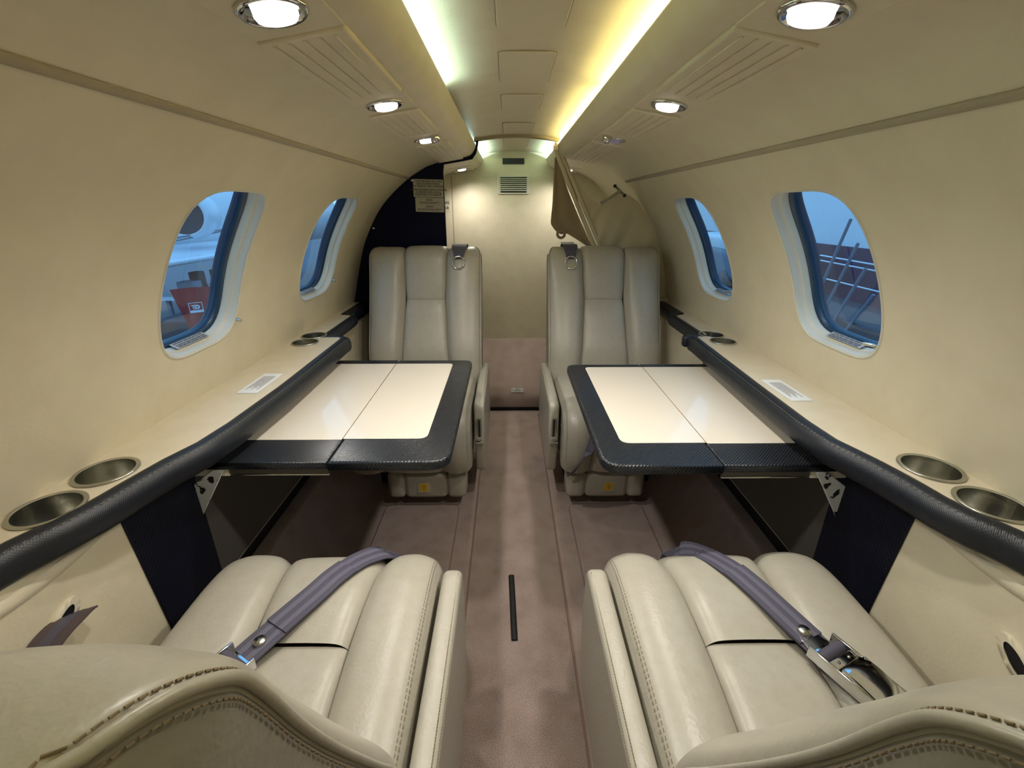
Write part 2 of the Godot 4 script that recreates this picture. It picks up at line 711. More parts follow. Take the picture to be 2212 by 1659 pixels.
func build_wall(side: int) -> void:
	var nm := "left" if side < 0 else "right"
	var root := struct_node("wall_" + nm, "curved cream cabin side wall on the %s with two windows" % nm)
	var top: float = cum[side][-1]
	var breaks := [1.0]
	for w in WINDOWS:
		if w[0] == side:
			breaks.append(w[2] + 0.05)
			breaks.append(w[1] - 0.05)
	breaks.append(-2.60)
	for layer in [["panel", 0.0, 1.0], ["outer_skin", 0.062, 0.93]]:
		var st := begin()
		var off: float = layer[1]
		var to := func(p: Vector2) -> Vector3: return wall_point(side, p.x, p.y, off)
		var flip := side > 0
		for i in breaks.size() - 1:
			var za: float = breaks[i]
			var zb: float = breaks[i + 1]
			if i % 2 == 0:
				grid(st, func(u, v): return wall_point(side, lerpf(za, zb, u), top * (tan(PI / 4 * (2.0 * v - 1.0)) + 1.0) / 2.0, off), 2, 32, 0, not flip)
			else:
				for w in WINDOWS:
					if w[0] == side and absf(w[2] + 0.05 - za) < 0.001:
						ring_cell(st, win_hole(w, layer[2]), func(a, b): return Vector2((za + zb) / 2 + a * (za - zb) / 2, top / 2 + b * top / 2), to, 32, 9, 0, flip)
		obj(layer[0], st, M.cream if off == 0.0 else M.out_mid, root)
	# seam strip between the wall and the headliner
	var st2 := begin()
	var e0 := wall_point(side, 0, top - 0.013, 0.0)
	var e1 := wall_point(side, 0, top + 0.001, 0.0)
	var sp := PackedVector2Array()
	for i in 7:
		var t := float(i) / 6
		var q := wall_point(side, 0, top - 0.012 + 0.012 * t, -0.0016 - 0.0016 * sin(t * PI))
		sp.append(Vector2(q.x, q.y))
	for i in range(6, -1, -1):
		var t := float(i) / 6
		var q := wall_point(side, 0, top - 0.012 + 0.012 * t, 0.004)
		sp.append(Vector2(q.x, q.y))
	slab(st2, sp, 3.03, 0.0, func(p: Vector3) -> Vector3: return Vector3(p.x, p.y, 1.0 - p.z))
	var o := obj("trim_%d" % (1 if side < 0 else 2), st2, M.taupe)
	tag(o, "thin taupe welt strip along the seam of the %s wall and headliner" % nm, "", "", "structure")


func build_lower_side(side: int) -> void:
	var nm := "left" if side < 0 else "right"
	var root: Node = get_node("wall_" + nm)
	# plain cream lower lining above y 0.28, behind the seats and tables
	var st := begin()
	box(st, Vector3(0.66, 0.275, -2.03) * Vector3(side, 1, 1), Vector3(0.735, 0.603, 1.0) * Vector3(side, 1, 1))
	box(st, Vector3(0.735, 0.275, -2.03) * Vector3(side, 1, 1), Vector3(0.82, 0.60, 1.0) * Vector3(side, 1, 1))
	obj("lower_panel", st, M.cream, root)
	st = begin()
	box(st, Vector3(0.70, -0.06, -2.6) * Vector3(side, 1, 1), Vector3(0.82, 0.28, 1.0) * Vector3(side, 1, 1))
	obj("kick_panel", st, M.black, root)
	# raised fairing under the armrest roll beside the near seat
	st = begin()
	var path := []
	for i in 25:
		var t := float(i) / 24
		var z := lerpf(-0.30, -0.66, t)
		path.append(Vector3(side * 0.663, 0.600 - 0.026 * sin(clampf((t - 0.05) / 0.95, 0, 1) * PI), z))
	tube(st, path, 0.007, 8, false, 1.8, Vector3.UP)
	obj("fairing_lip", st, M.cream_trim, root)
	# navy wrap on the side lining and a dark sheet further forward that paints the lining in shadow
	st = begin()
	slab(st, PackedVector2Array([Vector2(-0.600, 0.60), Vector2(-0.775, 0.60), Vector2(-0.77, 0.28), Vector2(-0.618, 0.28)]), 0.004, 0.0012, func(p: Vector3) -> Vector3: return Vector3(side * (0.66 - p.z), p.y, p.x))
	tag(obj("navy_wrap", st, M.navy, root), "navy blue carbon-weave panel on the lower side wall")
	st = begin()
	slab(st, PackedVector2Array([Vector2(-0.775, 0.60), Vector2(-1.46, 0.60), Vector2(-1.46, 0.28), Vector2(-0.77, 0.28)]), 0.003, 0.001, func(p: Vector3) -> Vector3: return Vector3(side * (0.66 - p.z), p.y, p.x))
	obj("shaded_lining", st, M.dark_panel, root)


func valance_section(side: int) -> Array:
	if side < 0:
		return [Vector2(-0.426, 1.168), Vector2(-0.39, 1.190), Vector2(-0.356, 1.207), Vector2(-0.325, 1.219), Vector2(-0.300, 1.226), Vector2(-0.252, 1.2335), Vector2(-0.205, 1.241), Vector2(-0.187, 1.2445), Vector2(-0.172, 1.250), Vector2(-0.162, 1.259), Vector2(-0.155, 1.271), Vector2(-0.150, 1.283), Vector2(-0.149, 1.2875), Vector2(-0.152, 1.290), Vector2(-0.157, 1.2885), Vector2(-0.168, 1.274), Vector2(-0.185, 1.268), Vector2(-0.235, 1.268), Vector2(-0.25, 1.30), Vector2(-0.25, 1.34)]
	return [Vector2(0.468, 1.156), Vector2(0.43, 1.184), Vector2(0.394, 1.205), Vector2(0.360, 1.219), Vector2(0.334, 1.226), Vector2(0.286, 1.2335), Vector2(0.239, 1.241), Vector2(0.221, 1.2445), Vector2(0.206, 1.250), Vector2(0.196, 1.259), Vector2(0.189, 1.271), Vector2(0.183, 1.283), Vector2(0.1815, 1.2875), Vector2(0.185, 1.290), Vector2(0.19, 1.2885), Vector2(0.202, 1.274), Vector2(0.219, 1.268), Vector2(0.269, 1.268), Vector2(0.284, 1.30), Vector2(0.284, 1.34)]


func build_valance(side: int) -> void:
	var nm := "left" if side < 0 else "right"
	var sec := catmull(valance_section(side), 3)
	var st := begin()
	var n := sec.size()
	grid(st, func(u, v): return Vector3(sec[roundi(v * (n - 1))].x, sec[roundi(v * (n - 1))].y, lerpf(1.0, -2.6, u)), 6, n - 1, 0, side < 0)
	var o := obj("trim_%d" % (3 if side < 0 else 4), st, M.cream)
	tag(o, "cream upper headliner with overhead valance along the %s side" % nm, "", "", "structure")


func ceiling_y(x: float) -> float:
	return 1.325 - 0.55 * (x - 0.017) * (x - 0.017)


func build_ceiling() -> void:
	var root := struct_node("ceiling", "cream arched centre ceiling panel between the two light coves")
	var st := begin()
	grid(st, func(u, v): return Vector3(lerpf(-0.26, 0.295, v), ceiling_y(lerpf(-0.26, 0.295, v)), lerpf(1.0, -2.6, u)), 6, 20, 0, true)
	obj("centre_panel", st, M.cream, root)
	st = begin()
	var ol := [Vector2(-0.50, 1.20), Vector2(-0.36, 1.32), Vector2(-0.2, 1.40), Vector2(0.017, 1.42), Vector2(0.23, 1.40), Vector2(0.40, 1.32), Vector2(0.54, 1.20)]
	var d := catmull(ol, 4)
	grid(st, func(u, v): return Vector3(d[roundi(v * 24)].x, d[roundi(v * 24)].y, lerpf(1.0, -2.6, u)), 2, 24, 0, false)
	obj("outer_skin", st, M.out_mid, root)
	# hatches and speaker panels: [z near, z far, speaker]
	for h in [[-0.60, -0.885, false], [-1.005, -1.225, true], [-1.345, -1.545, false], [-1.755, -1.985, true], [-2.08, -2.40, false]]:
		var z0: float = h[0]
		var z1: float = h[1]
		var body := begin()
		var out := rect2(-0.037, z1, 0.073, z0, 0.012)
		slab(body, out, 0.004, 0.0018, func(p: Vector3) -> Vector3: return Vector3(p.x, ceiling_y(p.x) + 0.001 - p.z, p.y))
		var panel: MeshInstance3D = obj("hatch", body, M.cream_trim, root)
		var groove := begin()
		var go := rect2(-0.039, z1 - 0.002, 0.075, z0 + 0.002, 0.013)
		slab(groove, go, 0.0009, 0.0, func(p: Vector3) -> Vector3: return Vector3(p.x, ceiling_y(p.x) + 0.0004 - p.z, p.y))
		obj("hatch_gap", groove, M.taupe, panel)
		if h[2]:
			panel.name = "speaker_panel"
			var holes := begin()
			var zc := (z0 + z1) / 2 + 0.012
			for ring in [[1, 0.0], [6, 0.012], [12, 0.026], [16, 0.038]]:
				for k in int(ring[0]):
					var a: float = TAU * k / ring[0] + 0.2 * ring[1] * 40
					var cx: float = 0.018 + cos(a) * ring[1]
					var cz: float = zc + sin(a) * float(ring[1]) * 1.55
					lathe(holes, [Vector2(0.0, 0.0), Vector2(0.0013, 0.0)], 6, Transform3D(Basis.IDENTITY, Vector3(cx, ceiling_y(cx) - 0.0034, cz)), -1)
			tag(obj("speaker_holes", holes, M.taupe, panel), "", "", "", "stuff")
	# band across the ceiling at the partition
	st = begin()
	var band := PackedVector2Array()
	for i in 21:
		var x := lerpf(-0.156, 0.19, i / 20.0)
		band.append(Vector2(x, ceiling_y(x) + 0.004))
	for i in range(20, -1, -1):
		var x := lerpf(-0.156, 0.19, i / 20.0)
		band.append(Vector2(x, ceiling_y(x) - 0.011))
	slab(st, band, 0.02, 0.002, up_xy(-2.05))
	tag(obj("trim_5", st, M.taupe), "taupe arched band across the ceiling at the partition", "", "", "structure")


func build_floor() -> void:
	var root := struct_node("floor", "mauve carpeted cabin floor with a sunken aisle")
	var st := begin()
	slab(st, PackedVector2Array([Vector2(-0.15, 1.0), Vector2(0.15, 1.0), Vector2(0.15, -2.25), Vector2(-0.15, -2.25)]), 0.05, 0.0, flat_xz(-0.05))
	obj("aisle_carpet", st, M.carpet, root)
	for side in [-1, 1]:
		# raised side carpet with a rolled aisle edge, turned up at the wall
		st = begin()
		var sec := [Vector2(0.143, -0.01), Vector2(0.144, 0.004), Vector2(0.149, 0.011), Vector2(0.158, 0.014), Vector2(0.19, 0.013), Vector2(0.22, 0.011), Vector2(0.35, 0.010), Vector2(0.50, 0.010), Vector2(0.535, 0.014), Vector2(0.57, 0.032), Vector2(0.605, 0.068), Vector2(0.635, 0.115), Vector2(0.655, 0.165), Vector2(0.66, 0.19), Vector2(0.70, 0.195)]
		var d := catmull(sec, 4)
		var n: int = d.size() - 1
		grid(st, func(u, v): return Vector3(d[roundi(v * n)].x * side, d[roundi(v * n)].y, lerpf(1.0, -2.03, u)), 12, n, 0, side > 0)
		obj("side_carpet", st, M.carpet, root)
		st = begin()
		tube(st, [Vector3(side * 0.1425, 0.002, 0.98), Vector3(side * 0.1425, 0.002, -2.2)], 0.0035, 6)
		obj("aisle_edge_binding", st, M.carpet_binding, root)
		# footwell mat in its own binding
		var ox := 0.0 if side < 0 else 0.0
		var o2 := rect2(side * 0.205 + ox, -1.385, side * 0.475, -0.80, 0.03)
		st = begin()
		slab(st, o2, 0.007, 0.003, flat_xz(0.009))
		var mat_: MeshInstance3D = obj("footwell_mat", st, M.carpet, root)
		st = begin()
		var loop := []
		for p in o2: loop.append(Vector3(p.x, 0.0125, p.y))
		tube(st, loop, 0.0032, 6, true)
		obj("mat_binding", st, M.carpet_binding, mat_)
	# base under everything
	st = begin()
	box(st, Vector3(-0.82, -0.12, -2.66), Vector3(0.82, -0.05, 1.06))
	obj("floor_base", st, M.black, root)
	# carpeted step and sloped kick at the front bulkhead
	st = begin()
	var pf := [Vector2(-2.262, 0.012), Vector2(-2.255, 0.03), Vector2(-2.252, 0.06), Vector2(-2.258, 0.085), Vector2(-2.272, 0.105), Vector2(-2.29, 0.125), Vector2(-2.32, 0.145), Vector2(-2.40, 0.195), Vector2(-2.50, 0.255), Vector2(-2.60, 0.318)]
	var dd := catmull(pf, 4)
	grid(st, func(u, v): return Vector3(lerpf(-0.72, 0.72, u), dd[roundi(v * 36)].y + 0.0025 * sin(u * 23.0) * sin(v * 9.0), dd[roundi(v * 36)].x), 40, 36, 0, false)
	tag(obj("trim_6", st, M.carpet), "mauve carpeted step below the cream front bulkhead", "", "", "structure")


func build_ends() -> void:
	var st := begin()
	box(st, Vector3(-0.84, -0.1, -2.66), Vector3(0.84, 1.45, -2.60))
	var wf := obj("wall_front", st, M.cream)
	tag(wf, "cream front bulkhead wall behind the two far seats", "", "", "structure")
	st = begin()
	box(st, Vector3(-0.84, -0.1, 1.0), Vector3(0.84, 1.45, 1.06))
	tag(obj("wall_back", st, M.cream), "cream rear bulkhead wall behind the camera", "", "", "structure")
	# dark door joint and thin lock seam in the front bulkhead
	st = begin()
	box(st, Vector3(-0.322, 0.32, -2.603), Vector3(-0.3165, 1.205, -2.5985))
	obj("door_joint", st, M.taupe, wf)
	# vestibule side linings beyond the partition
	for side in [-1, 1]:
		st = begin()
		box(st, Vector3(0.66 * side, 0.0, -2.6), Vector3(0.74 * side, 0.66, -2.05))
		obj("vestibule_lining", st, M.cream, wf)


func build_windows() -> void:
	var k := 0
	var rng := RandomNumberGenerator.new()
	rng.seed = 4
	for w in WINDOWS:
		k += 1
		var side: int = w[0]
		var lab := ["near left window with white reveal and dark blue gasket", "far left window beside the navy partition", "near right window with white reveal and dark blue gasket", "far right window beside the far right seat"]
		var root := struct_node("window_%d" % k, lab[k - 1])
		# reveal: rounded rim, step and liner, [scale, offset outward]
		var rows := [[1.045, 0.0005], [1.03, -0.0025], [1.012, -0.002], [1.0, 0.002], [0.992, 0.010], [0.988, 0.017], [0.972, 0.018], [0.965, 0.021], [0.955, 0.036]]
		var st := begin()
		ring_rows(st, side, w, rows)
		obj("frame", st, M.window_white, root)
		st = begin()
		ring_rows(st, side, w, [[0.957, 0.034], [0.945, 0.034], [0.925, 0.037], [0.905, 0.039], [0.893, 0.043], [0.885, 0.050]])
		obj("gasket", st, M.gasket, root)
		st = begin()
		ring_rows(st, side, w, [[0.955, 0.036], [0.955, 0.05], [0.93, 0.062]])
		obj("outer_frame", st, M.gasket, root)
		st = begin()
		ring_rows(st, side, w, [[0.90, 0.047], [0.6, 0.047], [0.3, 0.047], [0.02, 0.047]])
		obj("pane", st, M.glass, root)
		# L-shaped shade pin and a placard on the sill
		var zc: float = (w[1] + w[2]) / 2
		var hz: float = (w[2] - w[1]) / 2
		var zp: float = w[1] + 0.006 if side < 0 else w[2] - 0.018
		var s_pin := s_at_y(side, 0.800)
		var a := wall_point(side, zp, s_pin - 0.02, 0.006)
		var b := wall_point(side, zp, s_pin, 0.002)
		var c := wall_point(side, zp + (0.022 if side < 0 else -0.022), s_pin + 0.002, -0.006)
		st = begin()
		tube(st, catmull([a, b, c] if side > 0 else [wall_point(side, zp, s_pin, 0.016), wall_point(side, zp, s_pin, 0.002), wall_point(side, zp + 0.002, s_pin, -0.014)], 5), 0.0038, 8)
		obj("shade_pin", st, M.steel, root)
		var s0 := s_at_y(side, 0.765)
		var sill := func(p: Vector3) -> Vector3:   # p.x along z, p.y depth outward
			var q := wall_point(side, p.x, s0 + 0.0055 + p.y * 0.22, p.y + 0.004)
			return q + Vector3(0, p.z + 0.0008, 0)
		st = begin()
		var zr0: float = zc - 0.052
		quad(st, sill.call(Vector3(zr0, 0.012, 0)), sill.call(Vector3(zr0, 0.030, 0)), sill.call(Vector3(zr0 + 0.105, 0.030, 0)), sill.call(Vector3(zr0 + 0.105, 0.012, 0)))
		var pl: MeshInstance3D = obj("sill_placard", st, M.placard, root)
		st = begin()
		print_rows(st, [[zr0 + 0.006, zr0 + 0.098, 0.0135, 0.0036], [zr0 + 0.006, zr0 + 0.098, 0.0185, 0.0036], [zr0 + 0.006, zr0 + 0.098, 0.0245, 0.0036]], func(p: Vector3) -> Vector3: return sill.call(Vector3(p.x, p.y, 0.0006)), rng)
		tag(obj("print", st, M.ink_grey, pl), "", "", "", "stuff")


func ring_rows(st: SurfaceTool, side: int, w: Array, rows: Array) -> void:
	var n := 72
	grid(st, func(u, v):
		var i := roundi(v * (rows.size() - 1))
		var q: Vector2 = win_hole(w, rows[i][0]).call(TAU * u)
		return wall_point(side, q.x, q.y, rows[i][1])
	, n, rows.size() - 1, 0, side < 0)


# =====================================================================
# lamps
# =====================================================================
func build_coves(e: float) -> void:
	# [side, z near, z far, glowing material, colour, share, label]
	var list := [
		[-1, 0.95, 0.35, "cove_white", COVE_WHITE, 1.0, "cool white cove light strip behind the camera on the left valance"],
		[-1, 0.30, -0.42, "cove_white", COVE_WHITE, 1.0, "cool white cove light strip along the near part of the left valance"],
		[-1, -0.46, -1.16, "cove_white", COVE_WHITE, 1.0, "cool white cove light strip along the left valance ending in mid cabin"],
		[1, 0.95, 0.35, "cove_yellow", COVE_YELLOW, 1.0, "yellow cove light strip behind the camera on the right valance"],
		[1, 0.30, -0.42, "cove_yellow", COVE_YELLOW, 1.0, "yellow cove light strip along the near part of the right valance"],
		[1, -0.46, -1.16, "cove_yellow", COVE_YELLOW, 1.0, "yellow cove light strip along the middle of the right valance"],
		[1, -1.20, -2.0, "cove_yellow", COVE_YELLOW, 1.0, "yellow cove light strip along the far end of the right valance"],
		[-1, -2.10, -2.56, "cove_white", COVE_WHITE, 2.3, "white cove light strip left of the bulkhead vent"],
		[1, -2.10, -2.56, "cove_white", COVE_WHITE, 2.3, "white cove light strip right of the bulkhead vent"],
	]
	for l in list:
		var side: int = l[0]
		var x: float = -0.178 if side < 0 else 0.212
		var z0: float = l[1]
		var z1: float = l[2]
		var root := thing("cove_light", l[6], "light strip", Vector3(x, 1.269, (z0 + z1) / 2), 0.0, "cove light strips above the valances")
		var st := begin()
		rbox(st, Vector3(0, 0.003, 0), Vector3(0.008, 0.004, (z0 - z1) / 2), 0.002)
		obj("channel", st, M.grey_metal, root)
		st = begin()
		rbox(st, Vector3(0, 0.0075, 0), Vector3(0.006, 0.0025, (z0 - z1) / 2 - 0.004), 0.001)
		obj("light_diffuser", st, M[l[3]], root)
		var a := AreaLight3D.new()
		a.name = "cove_lamp"
		a.area_size = Vector2(0.012, z0 - z1 - 0.01)
		a.light_color = l[4]
		a.light_energy = e * float(l[5]) * (z0 - z1) / 0.7
		a.area_range = 6.0
		a.area_attenuation = 2.0
		a.shadow_enabled = true
		root.add_child(a)
		# faces up and a little towards the aisle
		var dir := Vector3(-0.35 * side, 1.0, 0.0).normalized()
		a.transform = Transform3D(Basis(Vector3(0, 0, 1).cross(-dir).normalized() * -1.0, Vector3(0, 0, 1), -dir).orthonormalized(), Vector3(0, 0.0115, 0))


func under_frame(side: int, z: float) -> Transform3D:   # on the sloped underside of a valance: x across, y along the cabin, z down
	var a := Vector3(-0.300, 1.226, 0) if side < 0 else Vector3(0.334, 1.226, 0)
	var b := Vector3(-0.205, 1.241, 0) if side < 0 else Vector3(0.239, 1.241, 0)
	var across := (b - a).normalized()
	var down := across.cross(Vector3(0, 0, 1)).normalized()
	if down.y > 0: down = -down
	return Transform3D(Basis(across, Vector3(0, 0, -1), down), (a + b) / 2 + Vector3(0, 0, z))


func build_overhead(e: float) -> void:
	for side in [-1, 1]:
		var nm := "left" if side < 0 else "right"
		# ribbed cover panels between the lamps: [near z, far z, label]
		for r in [[-0.61, -0.90, "ribbed cream overhead cover between the nearest two %s downlights" % nm], [-1.05, -1.335, "ribbed cream overhead cover between the second and third %s downlights" % nm], [-1.53, -2.025, "ribbed cream overhead cover next to the partition end of the %s valance" % nm], [-0.20, -0.48, "ribbed cream overhead cover above the camera on the %s valance" % nm], [-2.50, -2.59, "short ribbed cream overhead cover beyond the partition on the %s" % nm]]:
			var z0: float = r[0]
			var z1: float = r[1]
			var hl := (z0 - z1) / 2
			var root := thing("overhead_cover", r[2], "cover panel")
			root.transform = under_frame(side, (z0 + z1) / 2)
			var st := begin()
			slab(st, rect2(-0.052, -hl, 0.052, hl, 0.006), 0.007, 0.0035, in_frame(Transform3D(Basis.IDENTITY, Vector3(0, 0, -0.001))), 3, false)
			obj("panel", st, M.cream, root)
			for k in 5:
				var x := -0.036 + 0.018 * k
				st = begin()
				rbox(st, Vector3(x, -0.004, 0.0062), Vector3(0.0018, hl - 0.012, 0.0018), 0.0012, Transform3D.IDENTITY, 2)
				obj("rib", st, M.cream_trim, root)
		# flat lamp plates and lamps: [z, kind, label]
		var lamps := [
			[-0.545, "lit", "largest lit downlight at the upper %s edge of the view" % nm],
			[-0.975, "lit", "lit downlight in the middle of the %s overhead valance" % nm],
			[-1.43, "lit" if side < 0 else "unlit", "small glaring downlight with an air nozzle near the left valance end" if side < 0 else "unlit reading light with blue lens near the right valance end"],
			[-2.455, "half", "small vestibule downlight above the %s beyond the partition" % nm],
			[0.75, "half", "rearmost lit downlight behind the camera on the %s valance" % nm],
		]
		for l in lamps:
			var z: float = l[0]
			var root := thing("downlight", l[2], "downlight", Vector3.ZERO, 0.0, "downlights under the valances")
			root.transform = under_frame(side, z)
			var st := begin()
			var hl := 0.066
			slab(st, rect2(-0.052, -hl, 0.052, hl, 0.004), 0.003, 0.0015, in_frame(Transform3D(Basis.IDENTITY, Vector3(0, 0, -0.001))), 2, false)
			obj("plate", st, M.cream, root)
			var r := 0.034 if l[1] == "lit" else 0.030
			var sh := Transform3D(Basis(Vector3.RIGHT, PI / 2), Vector3(0, 0, 0.0))   # lathe axis y -> local z (down)
			st = begin()
			lathe(st, [Vector2(r, 0.001), Vector2(r + 0.001, 0.004), Vector2(r - 0.002, 0.0065), Vector2(r - 0.005, 0.006), Vector2(r - 0.008, 0.003), Vector2(r - 0.010, 0.0022), Vector2(0.0, 0.0022)], 36, sh)
			obj("bezel", st, M.chrome, root)
			st = begin()
			var lens := Transform3D(Basis(Vector3.RIGHT, PI / 2 - 0.10), Vector3(0.003, 0.0, 0.002))
			lathe(st, [Vector2(0.0215, 0.0), Vector2(0.0215, 0.0055), Vector2(0.019, 0.0095), Vector2(0.012, 0.0115), Vector2(0.0, 0.012)], 30, lens)
			if l[1] == "unlit":
				obj("lens", st, M.lamp_off, root)
				for k in 3:
					st = begin()
					lathe(st, [Vector2(0.0035, 0.0), Vector2(0.003, 0.006), Vector2(0.0, 0.008)], 10, Transform3D(Basis(Vector3.RIGHT, PI / 2), Vector3(-0.010 + 0.010 * k, 0.004, 0.013)))
					obj("lamp_bead", st, M.chrome, root)
			else:
				obj("lamp_lens", st, M.lamp_glow, root)
				var s := SpotLight3D.new()
				s.name = "lamp"
				s.light_color = LED
				s.light_energy = e * (0.6 if l[1] == "half" else 0.4 if z == -1.43 else 1.0)
				s.light_size = 0.02
				s.spot_angle = 78.0
				s.spot_angle_attenuation = 1.0
				s.spot_range = 8.0
				s.spot_attenuation = 2.0
				s.shadow_enabled = true
				root.add_child(s)
				s.transform = Transform3D(Basis.IDENTITY, Vector3(0, 0, 0.022)).looking_at(Vector3(0.06, 0.0, 1.0), Vector3(0, 1, 0))
			if z == -1.43:
				st = begin()
				lathe(st, [Vector2(0.012, 0.0), Vector2(0.013, 0.012), Vector2(0.010, 0.018), Vector2(0.004, 0.019), Vector2(0.0, 0.016)], 20, Transform3D(Basis(Vector3.RIGHT, PI / 2), Vector3(0.030, -0.03, 0.002)))
				obj("air_nozzle", st, M.chrome, root)


# =====================================================================
# partition, bulkhead
# =====================================================================
func build_partition() -> void:
	var root := thing("partition", "glossy navy partition panel wrapping the left valance end, with two placards", "partition")
	var out := []
	# outer edge follows the wall from the ledge up, then under the valance and up its face
	var p: Array = prof[-1]
	for q in p:
		if q.y > 0.60: out.append(Vector2(q.x + 0.001, q.y))
	for q in [Vector2(-0.356, 1.206), Vector2(-0.300, 1.225), Vector2(-0.205, 1.240), Vector2(-0.187, 1.2435), Vector2(-0.171, 1.2495), Vector2(-0.161, 1.2585), Vector2(-0.154, 1.2705), Vector2(-0.149, 1.283), Vector2(-0.149, 1.306)]:
		out.append(q)
	for q in [Vector2(-0.138, 1.306), Vector2(-0.142, 1.279), Vector2(-0.149, 1.257), Vector2(-0.165, 1.236), Vector2(-0.20, 1.229), Vector2(-0.283, 1.216), Vector2(-0.287, 1.19), Vector2(-0.289, 0.85), Vector2(-0.30, 0.0), Vector2(-0.70, 0.0), Vector2(-0.70, 0.60)]:
		out.append(q)
	var st := begin()
	slab(st, PackedVector2Array(out), 0.02, 0.0015, up_xy(-2.05))
	obj("panel", st, M.partition_navy, root)
	for q in [Vector2(-0.418, 1.156), Vector2(-0.598, 0.968)]:
		st = begin()
		lathe(st, [Vector2(0.0055, 0.0), Vector2(0.005, 0.0025), Vector2(0.0, 0.0035)], 12, Transform3D(Basis(Vector3.RIGHT, PI / 2), Vector3(q.x, q.y, -2.03)))
		obj("screw_head", st, M.chrome, root)
	var rng := RandomNumberGenerator.new()
	rng.seed = 9
	var pl := thing("curtain_placard", "upper grey bilingual placard on the navy partition", "placard", Vector3(-0.352, 1.126, -2.0295), 0.0, "")
	pl.rotation.z = -0.02
	st = begin()
	slab(st, rect2(-0.0625, -0.034, 0.0625, 0.034, 0.003), 0.0015, 0.0005, up_xy(0))
	obj("plate", st, M.placard, pl)
	var yy := 0.026
	for t in ["CURTAIN MUST BE OPEN", "AND SECURED PRIOR", "TO TAKEOFF AND LANDING", "", "ШТОРА ДОЛЖНА БЫТЬ ОТКРЫТА", "И ЗАКРЕПЛЕНА ПЕРЕД", "ВЗЛЕТОМ И ПОСАДКОЙ"]:
		if t == "":
			yy -= 0.004
			st = begin()
			box(st, Vector3(-0.055, yy + 0.003, 0.0014), Vector3(0.055, yy + 0.0036, 0.0018))
			obj("rule", st, M.ink_grey, pl)
			continue
		words("lettering", t, 0.0072, Transform3D(Basis.IDENTITY, Vector3(0, yy, 0.0016)), M.ink, pl)
		yy -= 0.0093
	pl = thing("notice_placard", "lower grey placard with fine print on the navy partition", "placard", Vector3(-0.350, 1.062, -2.0295))
	pl.rotation.z = -0.025
	st = begin()
	slab(st, rect2(-0.060, -0.0285, 0.060, 0.0285, 0.003), 0.0015, 0.0005, up_xy(0))
	obj("plate", st, M.placard, pl)
	st = begin()
	print_rows(st, [[-0.014, 0.012, 0.020, 0.0028], [-0.014, 0.012, 0.0155, 0.0028], [-0.042, 0.042, 0.0085, 0.0026], [-0.042, 0.030, 0.0045, 0.0026], [-0.044, 0.044, -0.0005, 0.0005], [-0.016, 0.014, -0.0065, 0.0028], [-0.018, 0.016, -0.011, 0.0028], [-0.052, 0.052, -0.018, 0.0026], [-0.052, 0.040, -0.0222, 0.0026]], func(q: Vector3) -> Vector3: return Vector3(q.x, q.y, 0.0018), rng)
	tag(obj("print", st, M.ink_grey, pl), "", "", "", "stuff")


